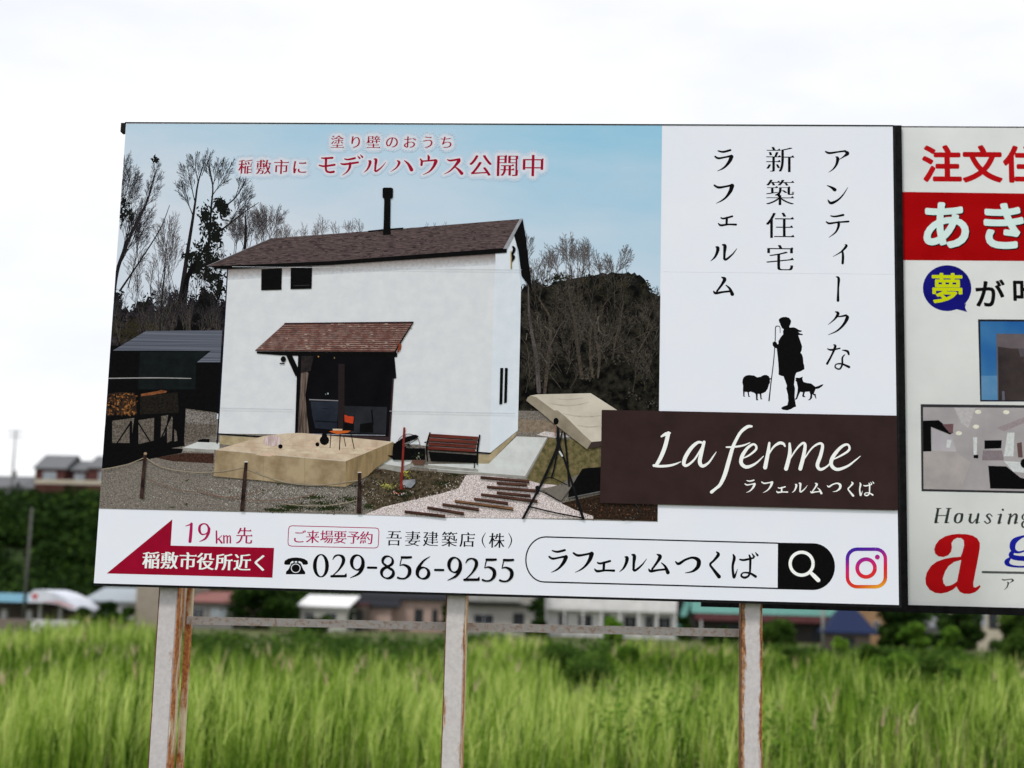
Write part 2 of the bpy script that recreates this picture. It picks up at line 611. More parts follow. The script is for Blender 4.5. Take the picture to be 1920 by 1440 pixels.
# ---- brush kana: (x, y, width) along every stroke
KZ = zoom(960, 960, 4.0)
K2 = zoom(600, 220, 4.571)
K3 = zoom(1300, 240, 4.8)
K4 = zoom(1300, 520, 4.8)
KANA = {
    'ラ': KZ, 'フ': KZ,
}
KANA = {k: [z(*st) for st in sts] for k, z, sts in [
    ('ラ', KZ, [[(296, 290, 8), (335, 299, 14), (390, 286, 14)],
               [(273, 336, 12), (298, 350, 14), (350, 342, 12), (400, 332, 15)],
               [(398, 338, 26), (385, 372, 22), (355, 412, 15), (325, 436, 10), (288, 453, 3)]]),
    ('フ', KZ, [[(457, 308, 12), (490, 326, 16), (550, 318, 13), (597, 308, 16)],
               [(593, 314, 28), (580, 355, 23), (550, 400, 15), (515, 430, 10), (470, 453, 3)]]),
    ('ェ', KZ, [[(642, 372, 10), (665, 378, 13), (735, 360, 14)], [(690, 372, 16), (687, 430, 16)],
               [(620, 420, 8), (640, 436, 16), (700, 430, 12), (765, 432, 15)]]),
    ('ル', KZ, [[(848, 338, 8), (862, 346, 22), (858, 378, 19), (838, 420, 13), (806, 450, 3)],
               [(900, 322, 10), (917, 332, 22), (913, 385, 17), (911, 432, 15)],
               [(910, 430, 15), (920, 440, 15), (945, 425, 13), (980, 392, 9), (1009, 353, 3)]]),
    ('ム', KZ, [[(1083, 315, 8), (1105, 330, 23), (1085, 370, 16), (1045, 425, 12)],
               [(1020, 425, 8), (1035, 440, 17), (1090, 432, 13), (1150, 426, 13)],
               [(1115, 378, 6), (1143, 405, 15), (1163, 450, 24)]]),
    ('つ', KZ, [[(1217, 372, 8), (1240, 388, 18), (1290, 358, 14), (1345, 342, 15), (1388, 362, 26), (1385, 408, 24), (1345, 444, 13), (1290, 456, 4)]]),
    ('く', KZ, [[(1533, 298, 10), (1545, 318, 20), (1512, 360, 14), (1484, 390, 14), (1505, 425, 16), (1550, 482, 24)]]),
    ('ば', KZ, [[(1660, 316, 10), (1668, 342, 19), (1656, 400, 15), (1660, 460, 16), (1668, 486, 15), (1692, 425, 3)],
               [(1710, 352, 10), (1742, 356, 14), (1812, 340, 11)],
               [(1780, 320, 10), (1788, 350, 15), (1786, 440, 13)],
               [(1786, 440, 13), (1775, 474, 13), (1745, 488, 15), (1720, 474, 12), (1735, 452, 9), (1785, 455, 13), (1828, 480, 17)],
               [(1800, 306, 4), (1816, 330, 14)], [(1826, 298, 4), (1842, 320, 14)]]),
    ('ア', K3, [[(1192, 214, 12), (1225, 227, 17), (1300, 217, 13), (1368, 208, 15)],
               [(1352, 208, 4), (1388, 228, 28), (1355, 258, 12), (1312, 286, 4)],
               [(1282, 260, 6), (1300, 275, 24), (1290, 325, 18), (1262, 368, 11), (1218, 401, 3)]]),
    ('ン', K3, [[(1205, 514, 6), (1245, 532, 18), (1273, 552, 28)],
               [(1212, 645, 8), (1240, 672, 22), (1300, 645, 15), (1350, 595, 10), (1391, 530, 3)]]),
    ('テ', K3, [[(1237, 792, 9), (1275, 798, 14), (1350, 784, 17)], [(1197, 846, 10), (1225, 860, 16), (1300, 850, 13), (1397, 843, 15)],
               [(1308, 850, 20), (1306, 888, 19), (1280, 940, 12), (1220, 987, 3)]]),
    ('ィ', K3, [[(1362, 1048, 6), (1374, 1062, 20), (1330, 1112, 12), (1256, 1156, 3)], [(1338, 1102, 14), (1344, 1150, 18), (1341, 1216, 19)]]),
    ('ー', K4, [[(1280, -6, 6), (1303, 10, 20), (1299, 100, 15), (1297, 208, 21)]]),
    ('ク', K4, [[(1276, 310, 8), (1300, 326, 23), (1270, 375, 13), (1211, 426, 3)],
               [(1290, 356, 8), (1335, 350, 13), (1372, 343, 17)],
               [(1368, 345, 10), (1383, 362, 26), (1350, 425, 19), (1290, 482, 12), (1211, 518, 3)]]),
    ('な', K4, [[(1207, 638, 8), (1240, 648, 15), (1318, 634, 10)], [(1262, 602, 8), (1276, 618, 19), (1242, 700, 14), (1203, 772, 17)],
               [(1340, 650, 6), (1385, 660, 18), (1398, 688, 14)],
               [(1362, 690, 6), (1340, 720, 13), (1339, 778, 14), (1315, 820, 12), (1277, 806, 11), (1284, 778, 9), (1335, 774, 13), (1400, 802, 19)]]),
    ('モ', K2, [[(8, 350, 9), (40, 352, 13), (102, 348, 16)], [(-12, 412, 10), (30, 420, 14), (120, 408, 16)],
               [(47, 352, 18), (45, 430, 16), (52, 462, 15), (80, 472, 15), (112, 468, 18)]]),
    ('デ', K2, [[(216, 356, 9), (245, 362, 13), (303, 350, 16)], [(183, 396, 9), (215, 402, 15), (330, 386, 15)],
               [(263, 395, 20), (258, 432, 17), (235, 468, 11), (195, 497, 3)], [(326, 330, 4), (344, 350, 14)], [(350, 320, 4), (368, 340, 14)]]),
    ('ハ', K2, [[(662, 372, 8), (680, 388, 18), (655, 432, 11), (606, 466, 3)], [(722, 370, 6), (758, 402, 18), (785, 450, 26)]]),
    ('ウ', K2, [[(922, 326, 8), (928, 345, 18), (926, 372, 13)], [(856, 358, 8), (868, 378, 16), (866, 410, 17)],
               [(866, 378, 12), (920, 374, 11), (985, 368, 15)], [(980, 366, 8), (990, 378, 24), (965, 430, 18), (930, 468, 11), (878, 494, 3)]]),
    ('ス', K2, [[(1093, 362, 8), (1120, 370, 14), (1195, 358, 15)], [(1182, 356, 8), (1192, 370, 24), (1155, 420, 16), (1110, 462, 10), (1062, 487, 3)],
               [(1150, 418, 6), (1185, 445, 16), (1216, 480, 24)]]),
]}
KC = {}


def kana(sh, ch, cx, cy, k, m, halo=None):
    """brush letter centred on a photo pixel, k times its traced size"""
    sh.mark()
    if ch not in KC:
        src = sheet0
        sts = [[(*src.plane(p[0], p[1]), p[2] * src.mpp(p[0], p[1])) for p in st] for st in KANA[ch]]
        xs = [p[0] for st in sts for p in st]
        zs = [p[1] for st in sts for p in st]
        KC[ch] = sts, (min(xs) + max(xs)) / 2, (min(zs) + max(zs)) / 2
    sts, ox, oz = KC[ch]
    x0, z0 = sh.plane(cx, cy)
    start = Sheet.level
    for grow, mm in list(halo or []) + [(0, m)]:
        for st in sts:
            sh.stroke_plane([(x0 + (p[0] - ox) * k, z0 + (p[1] - oz) * k, p[2] * k * 1.22 + grow) for p in st], mm)
    Sheet.level = start + 2e-6


sheet0 = Sheet(0.0, ROOT)

board = empty('billboard', ROOT, 'large white roadside billboard with a printed white house and brown banner, on rusty posts', 'billboard')
BX0, BX1 = 0.0, 4.0

m_white = mat('white_vinyl', P(222, 225, 243), P(218, 222, 240), scale=3, detail=6, rough=0.45, spec=0.25)
m_edge = mat('board_edge', (0.02, 0.02, 0.024), (0.012, 0.012, 0.012), scale=20, spec=.05)
mb = MB()
Z_S1, Z_S2 = sheet0.plane(500, 767)[1], sheet0.plane(1400, 511.5)[1]
for z0, z1 in ((SB, Z_S1 - .0003), (Z_S1 + .0003, Z_S2 - .0003), (Z_S2 + .0003, SB + SH)):       # three aluminium sheets, hairline joints
    mb.box(0 - 2, 4 - 2, 0.0, 0.004, z0, z1, m_white)
mb.build('panel', board)
mb = MB()
mb.box(-2.006, 2.004, -0.002, 0.035, SB + SH, SB + SH + 0.006, m_edge)
mb.box(-2.0, 2.004, 0.0045, 0.05, SB - 0.012, SB - 0.0005, m_edge)
mb.box(2.0005, 2.012, -0.001, 0.05, SB - 0.012, SB + SH - 0.0005, m_edge)
mb.box(-2.0, -1.97, 0.0045, 0.05, SB, SB + SH - 0.001, m_edge)
mb.box(1.97, 2.0, 0.0045, 0.05, SB, SB + SH - 0.001, m_edge)
mb.build('edge_trim', board)
mb = MB()
mb.box(-2.03, -2.001, 0.006, 0.05, SB + SH - 0.045, SB + SH + 0.004, m_edge)
mb.build('corner_bracket', board)

# ---------------- the printed house picture
zA, zB, zC = zoom(200, 220, 4.571), zoom(600, 220, 4.571), zoom(900, 220, 4.571)
zD, zE, zF = zoom(180, 520, 4.571), zoom(460, 560, 4.571), zoom(820, 520, 4.571)
zG, zH, zI = zoom(170, 740, 4.571), zoom(480, 740, 4.571), zoom(820, 740, 4.571)
PIC = [(236.9, 232.2), (1241.4, 235.3), (1233.4, 978), (185.3, 953.4)]
PX0, PX1 = 0.0005, sheet0.plane(1237.5, 600)[0]


def ink(name, c, c2=None, scale=60, **k):
    c2 = c2 or tuple(v * 0.9 for v in c)
    k.setdefault('rough', 0.6)
    k.setdefault('spec', 0.03)
    return mat('print_' + name, P(*c), P(*c2), scale=scale, **k)


def sky_ink():
    """printed sky: deeper blue above, paler below, soft cloud"""
    m = bpy.data.materials.new('print_sky')
    m.use_nodes = True
    n = m.node_tree
    b = n.nodes['Principled BSDF']
    b.inputs['Roughness'].default_value = 0.5
    b.inputs['Specular IOR Level'].default_value = 0.03
    t = n.nodes.new('ShaderNodeTexCoord')
    sp = n.nodes.new('ShaderNodeSeparateXYZ')
    n.links.new(t.outputs['Object'], sp.inputs[0])
    mr = n.nodes.new('ShaderNodeMapRange')
    mr.inputs[1].default_value = SB + 1.25
    mr.inputs[2].default_value = SB + SH + .15
    n.links.new(sp.outputs[2], mr.inputs[0])
    mrx = n.nodes.new('ShaderNodeMapRange')
    mrx.inputs[1].default_value = -2.0
    mrx.inputs[2].default_value = 0.8
    mrx.inputs[3].default_value = -0.48
    mrx.inputs[4].default_value = 0.16
    n.links.new(sp.outputs[0], mrx.inputs[0])
    mpn = n.nodes.new('ShaderNodeMapping')
    mpn.inputs['Scale'].default_value = (0.8, 1, 2.6)
    n.links.new(t.outputs['Object'], mpn.inputs[0])
    q = n.nodes.new('ShaderNodeTexNoise')
    q.inputs['Scale'].default_value = 1.6
    q.inputs['Detail'].default_value = 7
    n.links.new(mpn.outputs[0], q.inputs['Vector'])
    s1 = n.nodes.new('ShaderNodeMath')
    s1.operation = 'MULTIPLY_ADD'
    s1.inputs[1].default_value = -0.9
    s1.inputs[2].default_value = 0.45
    n.links.new(q.outputs['Fac'], s1.inputs[0])
    s2 = n.nodes.new('ShaderNodeMath')
    n.links.new(mr.outputs[0], s2.inputs[0])
    n.links.new(s1.outputs[0], s2.inputs[1])
    s3 = n.nodes.new('ShaderNodeMath')
    n.links.new(s2.outputs[0], s3.inputs[0])
    n.links.new(mrx.outputs[0], s3.inputs[1])
    r = n.nodes.new('ShaderNodeValToRGB')
    r.color_ramp.elements[0].position = 0.1
    r.color_ramp.elements[0].color = (*P(200, 209, 223), 1)
    r.color_ramp.elements[1].position = 1.0
    r.color_ramp.elements[1].color = (*P(144, 190, 217), 1)
    e = r.color_ramp.elements.new(0.55)
    e.color = (*P(176, 200, 220), 1)
    n.links.new(s3.outputs[0], r.inputs[0])
    n.links.new(r.outputs[0], b.inputs['Base Color'])
    return m


def new():
    return Sheet(0.0, ROOT, PX0, PX1)


base = new()
base.poly(PIC, sky_ink())
picture = base.build('house_picture', board)

k_dark = ink('wood_dark', (26, 25, 27), (10, 10, 12), 90)
k_black = ink('black', (12, 12, 14), (7, 7, 8), 60)
k_trunk = ink('trunk', (34, 31, 33), (22, 20, 22), 90)
k_twig = ink('twig', (46, 43, 48), (32, 30, 34), 120)
k_twig2 = ink('twig_pale', (94, 88, 88), (68, 63, 65), 120)
k_thick = ink('thicket', (74, 66, 68), (12, 11, 13), 34, detail=10, lo=.42, hi=.74)
k_thick2 = ink('thicket_olive', (50, 48, 40), (6, 6, 6), 22, detail=10, lo=.42, hi=.72)
k_pine = ink('pine', (24, 27, 24), (9, 11, 9), 120)
k_olive = ink('olive', (52, 48, 34), (26, 25, 18), 120)
k_bark = ink('bark', (80, 72, 64), (40, 35, 31), 70)
k_bark2 = ink('bark_pale', (122, 114, 106), (84, 76, 70), 120)
k_brush = ink('brush', (78, 73, 67), (44, 40, 37), 90)


def twigs(sh, x, y, ang, ln, wd, depth, m, m2, spread=0.45, *_):
    """a bare branch, gently curved, with finer branches leaving it on both sides, in picture pixels"""
    ln *= 2.15
    depth = min(depth, 4)

    def limb(x, y, ang, ln, wd, d):
        if ln < 4:
            return
        n = 5 if d > 1 else 3
        pts, a = [(x, y)], ang
        bend = rnd.uniform(-.16, .16)
        for i in range(n):
            a += bend / n + rnd.uniform(-.09, .09) + (math.pi / 2 - a) * .05
            pts.append((pts[-1][0] + math.cos(a) * ln / n, pts[-1][1] - math.sin(a) * ln / n))
        lv = Sheet.level
        Sheet.level = lv + rnd.uniform(0, 2e-4)
        sh.stroke([(p[0], p[1], max(wd * (1 - .72 * i / n), .42)) for i, p in enumerate(pts)], m if d > 1 else m2, smooth=False, round_=False)
        Sheet.level = lv
        if d <= 0:
            return
        k = {4: 9, 3: 7, 2: 4, 1: 3}[d]
        for i in range(k):
            t = .25 + .72 * (i + rnd.random()) / k
            q = min(int(t * n), n - 1)
            f = t * n - q
            px, py = pts[q][0] * (1 - f) + pts[q + 1][0] * f, pts[q][1] * (1 - f) + pts[q + 1][1] * f
            side = 1 if (i + d) % 2 else -1
            limb(px, py, ang + side * rnd.uniform(.6, 1.25) * spread + bend * t, ln * rnd.uniform(.36, .62) * (1.1 - .42 * t), max(wd * (1 - .6 * t) * .6, .42), d - 1)
    limb(x, y, ang, ln, wd, depth)


def over():
    Sheet.level += 2.2e-4


def leaves(sh, cx, cy, rx, ry, n, size, m):
    lv = Sheet.level
    for _ in range(n):
        a, r = rnd.uniform(0, 6.283), abs(rnd.gauss(0, .58))
        x, y = cx + math.cos(a) * r * rx, cy + math.sin(a) * r * ry
        s = size * rnd.uniform(.5, 1.4)
        t = rnd.uniform(0, 6.283)
        Sheet.level = lv + rnd.uniform(0, 2e-4)
        c_, s_ = math.cos(t) * s, math.sin(t) * s
        sh.poly([(x - c_, y - s_), (x - s_ * .4, y + c_ * .4), (x + c_, y + s_), (x + s_ * .4, y - c_ * .4)], m, Sheet.level)
    Sheet.level = lv


# --- trees behind the house
T = new()
# haze of fine twigs low on the left
for i in range(22):
    x = rnd.uniform(216, 420)
    twigs(T, x, rnd.uniform(540, 620), math.pi / 2 + rnd.uniform(-.25, .25), rnd.uniform(22, 36), rnd.uniform(1.0, 1.6), 3, k_twig, k_twig2, .36)
for i in range(26):
    x = rnd.uniform(480, 680)
    twigs(T, x, 472 - (x - 480) * .12, math.pi / 2 + rnd.uniform(-.2, .3), rnd.uniform(12, 20), 1.0, 3, k_twig2, k_twig2, .42)
for i in range(14):
    x = rnd.uniform(430, 520)
    twigs(T, x, 480 - (x - 430) * .3, math.pi / 2 + rnd.uniform(-.4, .4), rnd.uniform(20, 30), 1.2, 4, k_twig, k_twig2, .45)
for x in (815, 835, 800):
    twigs(T, x, 436, math.pi / 2, 8, .8, 2, k_twig2, k_twig2, .5)
# the big leaning trees on the left
twigs(T, 214, 520, 1.12, 62, 4.5, 6, k_trunk, k_twig, .34, .64, .05)
twigs(T, 222, 500, .95, 46, 2.6, 6, k_trunk, k_twig, .36, .64, .05)
twigs(T, 226, 430, 1.4, 42, 2.2, 6, k_trunk, k_twig, .36)
twigs(T, 222, 400, 1.25, 34, 2.0, 6, k_trunk, k_twig, .4)
twigs(T, 228, 350, 1.3, 24, 1.6, 5, k_trunk, k_twig, .4)
twigs(T, 262, 410, 1.1, 32, 2.4, 6, k_trunk, k_twig, .38)
twigs(T, 280, 360, 1.25, 22, 1.8, 6, k_trunk, k_twig, .42)
twigs(T, 240, 540, 1.2, 52, 2.2, 6, k_trunk, k_twig, .3)
twigs(T, 300, 540, 1.4, 50, 1.8, 6, k_twig, k_twig2, .3)
twigs(T, 318, 560, 1.5, 52, 1.8, 6, k_twig, k_twig2, .3)
T.stroke([(212, 560, 8), (222, 500, 7), (250, 430, 5.5), (275, 380, 4), (285, 345, 2.6), (294, 318, 1.2)], k_trunk)
T.stroke([(225, 545, 4), (262, 490, 3), (300, 430, 2), (318, 385, 1)], k_trunk)
# the tall pair in the middle
T.stroke([(333, 600, 11), (345, 520, 9), (352, 470, 7), (360, 420, 5.5), (366, 380, 4), (372, 340, 3), (385, 300, 1.4)], k_trunk)
twigs(T, 362, 405, 2.0, 28, 2.0, 6, k_trunk, k_twig, .36)
twigs(T, 366, 380, 1.9, 30, 2.0, 6, k_trunk, k_twig, .36)
twigs(T, 372, 345, 1.75, 22, 1.8, 5, k_trunk, k_twig, .42)
twigs(T, 378, 330, 1.2, 18, 1.5, 5, k_trunk, k_twig, .42)
T.stroke([(385, 520, 7), (392, 450, 5), (396, 390, 3.6), (399, 350, 2.6), (392, 310, 1.4)], k_trunk)
twigs(T, 398, 352, 1.35, 22, 1.8, 6, k_trunk, k_twig, .4)
twigs(T, 396, 370, 1.0, 28, 1.8, 6, k_trunk, k_twig, .38)
twigs(T, 398, 345, 1.9, 18, 1.5, 5, k_trunk, k_twig, .4)
T.stroke([(352, 520, 6), (395, 450, 4), (430, 420, 3), (462, 395, 2), (485, 380, 1)], k_trunk)
T.stroke([(420, 388, 3), (440, 372, 2.4), (455, 350, 1.8), (462, 335, 1)], k_trunk)
twigs(T, 440, 372, 1.1, 20, 1.5, 5, k_trunk, k_twig, .42)
twigs(T, 430, 420, .9, 26, 1.6, 5, k_trunk, k_twig, .4)
twigs(T, 455, 400, 1.1, 20, 1.4, 5, k_trunk, k_twig, .45)
T.stroke([(459, 470, 6), (461, 430, 4.5), (460, 405, 2.5)], k_trunk)
twigs(T, 460, 425, 1.5, 16, 1.4, 5, k_twig, k_twig, .6)
L_SKY = Sheet.level + 2.5e-4
# evergreen climbing the trunks
for c in ((385, 405, 14, 22), (412, 385, 12, 16), (420, 395, 10, 16), (395, 430, 20, 26), (408, 440, 14, 30), (385, 470, 22, 28), (400, 490, 20, 24), (372, 490, 16, 22), (355, 480, 14, 8), (395, 520, 24, 26), (365, 505, 14, 12), (410, 540, 16, 34)):
    leaves(T, *c, 150, 4.0, k_pine)
for c in ((232, 380, 10, 24), (238, 395, 14, 20), (246, 408, 8, 8), (228, 405, 8, 16), (292, 300, 7, 6)):
    leaves(T, *c, 40, 3.4, k_pine)
# dark undergrowth
over()
edge = [(x, 572 + 14 * math.sin(x * .11) + 10 * math.sin(x * .31) - (x > 360) * 16 + rnd.uniform(-6, 6)) for x in range(208, 434, 7)]
T.poly([(206, 650)] + edge + [(433, 650)], k_thick)
for i in range(70):
    x = rnd.uniform(212, 425)
    leaves(T, x, 574 + 14 * math.sin(x * .11) + rnd.uniform(-8, 26), 12, 12, 26, 3.4, rnd.choice((k_dark, k_twig, k_pine, k_black)))
for i in range(26):
    leaves(T, rnd.uniform(212, 300), rnd.uniform(600, 640), 14, 10, 24, 3, k_olive)
for i in range(26):
    leaves(T, rnd.uniform(340, 425), rnd.uniform(560, 640), 16, 16, 40, 3.6, k_black)
over()
for i in range(26):
    x = rnd.uniform(216, 420)
    twigs(T, x, 640, math.pi / 2 + rnd.uniform(-.3, .3), rnd.uniform(22, 40), rnd.uniform(1, 1.8), 3, k_brush, k_twig, .4)
T.stroke([(336, 620, 12), (345, 560, 11), (352, 520, 9), (365, 495, 7)], k_black)
T.stroke([(300, 630, 4), (304, 560, 3), (310, 500, 2)], k_trunk)
# right of the house: bare crowns, then the dark wood
for i in range(20):
    x = rnd.uniform(985, 1190)
    y = 536 - 16 * math.sin((x - 985) / 205 * math.pi)
    tall = 1.25 if 1010 < x < 1110 else .85
    twigs(T, x, y, math.pi / 2 + (1080 - x) / 220 * -.5 + rnd.uniform(-.25, .25), rnd.uniform(14, 24) * tall, 1.1, 3, k_twig2, k_twig2, .42)
twigs(T, 1072, 520, 1.75, 26, 2.0, 6, k_twig2, k_twig2, .42)
twigs(T, 1052, 525, 2.0, 22, 1.8, 6, k_twig2, k_twig2, .42)
twigs(T, 1090, 522, 1.3, 24, 1.8, 6, k_twig2, k_twig2, .42)
twigs(T, 1150, 520, 1.0, 24, 1.6, 6, k_twig2, k_twig2, .4)
twigs(T, 990, 500, 1.5, 22, 1.6, 5, k_twig2, k_twig2, .4)
over()
top = [(968, 556), (985, 538), (1000, 530), (1020, 538), (1050, 528), (1090, 522), (1130, 514), (1165, 510), (1190, 512), (1208, 524), (1218, 545), (1238, 556)]
rough = []
for (xa, ya), (xb, yb) in zip(top, top[1:]):
    for j in range(4):
        rough.append((xa + (xb - xa) * j / 4, ya + (yb - ya) * j / 4 + rnd.uniform(-3, 3)))
T.poly(rough + [(1240, 556), (1240, 800), (968, 800)], k_thick2)
for i in range(70):
    x = rnd.uniform(985, 1240)
    y = 518 + 40 * max(0, (1050 - x) / 80) * .3 + max(0, (x - 1195)) * .8
    leaves(T, x, y + rnd.uniform(0, 22), 11, 7, 22, 2.6, rnd.choice((k_olive, k_dark, k_pine)))
for i in range(110):
    leaves(T, rnd.uniform(985, 1236), rnd.uniform(545, 785), 20, 16, 16, 2.6, rnd.choice((k_olive, k_black, k_dark, k_brush)))
over()
for st in ([(780, 60, 8), (785, 280, 18), (810, 480, 26), (850, 700, 34), (870, 980, 34)],
           [(850, 150, 6), (900, 230, 14), (960, 340, 20), (970, 500, 28), (945, 750, 30), (920, 990, 26)],
           [(1120, 60, 8), (1140, 200, 16), (1180, 380, 24), (1205, 620, 28), (1240, 860, 32)],
           [(1320, 400, 14), (1310, 620, 20), (1330, 850, 22)], [(1345, 420, 14), (1365, 540, 24), (1390, 700, 24), (1375, 860, 18)],
           [(1600, 200, 6), (1560, 400, 12), (1530, 520, 16), (1500, 700, 16)], [(1520, 620, 5), (1640, 550, 6), (1800, 470, 6), (1900, 420, 4)],
           [(1720, 640, 10), (1800, 500, 12), (1860, 400, 6)], [(720, 520, 4), (770, 600, 9), (785, 760, 9), (790, 880, 6)],
           [(870, 640, 5), (910, 690, 9), (940, 740, 9)], [(1060, 400, 4), (1000, 520, 8), (960, 600, 8)], [(960, 790, 9), (1010, 710, 6)]):
    T.stroke(zF(*st), rnd.choice((k_bark, k_bark, k_twig2)))
for st in ([(1380, 340, 12), (1365, 400, 8)], [(1310, 360, 10), (1330, 410, 7)], [(1380, 380, 6), (1385, 450, 8), (1420, 490, 6), (1460, 495, 4)], [(770, 480, 6), (760, 540, 5)], [(920, 420, 7), (970, 460, 7)], [(860, 330, 8), (855, 400, 7)]):
    T.stroke(zF(*st), k_bark2)
for i in range(64):
    x = rnd.uniform(985, 1230)
    twigs(T, x, rnd.uniform(560, 740), math.pi / 2 + rnd.uniform(-.7, .7), rnd.uniform(18, 38), rnd.uniform(.8, 1.5), 3, k_brush, k_brush, .5)
T.build('printed_trees', picture)
over()

# --- ground of the picture
G = new()
k_ground = ink('ground', (138, 131, 124), (76, 71, 67), 150, detail=5, lo=.3, hi=.72)
k_gravel = ink('gravel', (170, 166, 160), (92, 88, 84), 190, detail=5, lo=.3, hi=.7)
k_pebble = ink('pebble', (222, 212, 213), (150, 136, 136), 190, detail=4, lo=.36, hi=.62)
k_soil = ink('soil', (62, 46, 36), (22, 17, 14), 110, lo=.35, hi=.7)
k_turf = ink('turf', (98, 86, 70), (40, 36, 26), 60, detail=9, lo=.38, hi=.7)
k_lawn = ink('lawn', (116, 104, 74), (72, 70, 42), 40, detail=8)
k_grass = ink('grass', (58, 68, 36), (28, 32, 18), 110)
k_grass2 = ink('grass_dark', (38, 46, 24), (18, 22, 12), 110)
k_slab = ink('slab', (200, 203, 204), (184, 186, 186), 14)
k_slab2 = ink('slab_side', (152, 150, 146), (128, 126, 122), 20)
G.poly([(195, 800), (420, 785), (980, 770), (1240, 775), (1233.4, 978), (185.3, 953.4)], k_ground)
G.poly(zI((690, 1215), (1000, 1215), (1100, 1310), (700, 1330)) if False else zF((690, 1215), (1010, 1230), (1110, 1330), (700, 1330)), ink('yard', (136, 122, 108), (104, 92, 80), 60))
G.poly(zF((850, 1350), (920, 1320), (1000, 1330), (1100, 1340), (1140, 1370), (1000, 1375)), ink('bright_gravel', (206, 200, 200), (160, 150, 150), 120))
G.poly(zI((760, 740), (950, 372), (1400, 400), (1400, 640), (1250, 660), (1030, 780)), k_lawn)
G.poly(zH((880, 810), (1000, 640), (1250, 640), (1820, 680), (1720, 810), (1400, 905), (1000, 1000)), k_turf)
k_sp1 = ink('speck_light', (186, 182, 178))
k_sp2 = ink('speck_dark', (70, 64, 60))
k_sp3 = ink('speck_brown', (120, 98, 82))
for _ in range(3600):                                   # stones and litter, closer packed towards the front
    y = 800 + 176 * rnd.random() ** .8
    x = rnd.uniform(190, 1000)
    if y > 951 + (x - 185) * .0235:
        continue
    leaves(G, x, y, .1, .1, 1, rnd.uniform(.5, 1.3) * (.6 + (y - 800) / 220), rnd.choice((k_sp1, k_sp2, k_sp3, k_sp2)))
for _ in range(2600):
    x, y = rnd.gauss(520, 100), rnd.gauss(925, 15)
    if y > 951 + (x - 185) * .0235:
        continue
    leaves(G, x, y, .1, .1, 1, rnd.uniform(.6, 1.4), rnd.choice((k_sp1, k_sp1, k_sp2)))
for c in ((130, 985, 60, 14, 90), (300, 965, 150, 26, 420), (500, 880, 90, 20, 220), (620, 975, 180, 26, 560), (800, 900, 80, 30, 260), (200, 992, 150, 14, 260), (960, 960, 60, 30, 160), (560, 930, 260, 36, 240)):
    (x, y), = zH((c[0], c[1]))
    for m_ in (k_grass, k_grass2):
        leaves(G, x, y, c[2] / 4.571, c[3] / 4.571, c[4] // 2, 1.9, m_)
for c in ((1700, 690, 90, 22, 120), (1600, 760, 160, 34, 200), (850, 780, 80, 20, 60), (1050, 660, 60, 18, 60)):
    (x, y), = zH((c[0], c[1]))
    leaves(G, x, y, c[2] / 4.571, c[3] / 4.571, c[4], 1.7, k_grass2 if c[0] != 1050 else k_soil)
for c in ((830, 735, 30, 12), (820, 940, 24, 12), (700, 965, 24, 12), (1470, 820, 26, 12), (1610, 768, 20, 8), (1430, 735, 20, 6)):
    (x, y), = zG((c[0], c[1]))
    leaves(G, x, y, c[2] / 4.571, c[3] / 4.571, 22, 1.5, k_grass)
over()
G.poly(zI((270, 690), (370, 688), (760, 730), (880, 762), (1030, 775), (880, 820), (960, 870), (1060, 925), (1180, 990), (1330, 1040), (1335, 1063), (700, 1060), (0, 1050)) + zH((930, 1028), (1100, 960), (1400, 890), (1580, 850), (1740, 800), (1800, 690)), k_pebble)
k_peb2 = ink('pebble_pink', (196, 172, 172), (170, 148, 148), 90)
k_peb3 = ink('pebble_white', (236, 230, 232), (220, 212, 214), 90)
for _ in range(2600):
    x, y = rnd.uniform(700, 1105), rnd.uniform(892, 973)
    lo_ = 973 - max(0, (880 - x)) * .0
    edge = 966 - (x - 690) * .43 if x < 870 else 892 + max(0, x - 985) * .62
    if edge + 3 < y < 951 + (x - 185) * .0235:
        leaves(G, x, y, .1, .1, 1, rnd.uniform(.7, 1.5), rnd.choice((k_peb2, k_peb3, k_peb3, k_sp1, k_ground, k_sp3)))
over()
G.poly(zI((1060, 930), (1395, 855), (1700, 930), (1890, 945), (1886, 1085), (1340, 1066), (1340, 1040), (1180, 985)), k_soil)
for _ in range(160):
    (x, y), = zI((rnd.uniform(1100, 1880), rnd.uniform(900, 1075)))
    if y > 740 + (930 - (x - 820) * 0) / 4.571 or x > 1110:
        leaves(G, x, y, .3, .3, 1, 1.6, rnd.choice((ink('dead_leaf', (112, 66, 44)), k_soil, ink('dead_leaf_pale', (120, 104, 90)))))
G.poly(zI((340, 590), (440, 590), (680, 358), (940, 368), (752, 700), (0, 640), (-80, 632), (-80, 596)), k_slab)
G.poly(zI((0, 640), (752, 697), (940, 370), (942, 384), (756, 722), (0, 662)), k_slab2)
G.poly(zH((1340, 590), (1905, 640), (1905, 662), (1330, 618)), k_slab2)
G.poly(zH((1035, 585), (1130, 540), (1350, 556), (1320, 592), (1250, 618)), k_slab)
G.poly(zH((1035, 585), (1250, 618), (1340, 590), (1320, 630), (1250, 668), (1035, 624)), k_slab2)
G.poly(zG((790, 455), (925, 402), (1105, 412), (1105, 474), (1000, 470)), k_slab)
G.poly(zG((790, 455), (1000, 470), (1060, 475), (1060, 500), (795, 482)), k_slab2)
G.poly(zG((918, 380), (1020, 380), (1018, 410), (918, 406)), k_black)
G.poly(zG((800, 500), (1055, 505), (1055, 590), (700, 570), (560, 540)), ink('leaf_litter', (72, 46, 38), (40, 30, 26), 90))
G.build('printed_ground', picture)
over()

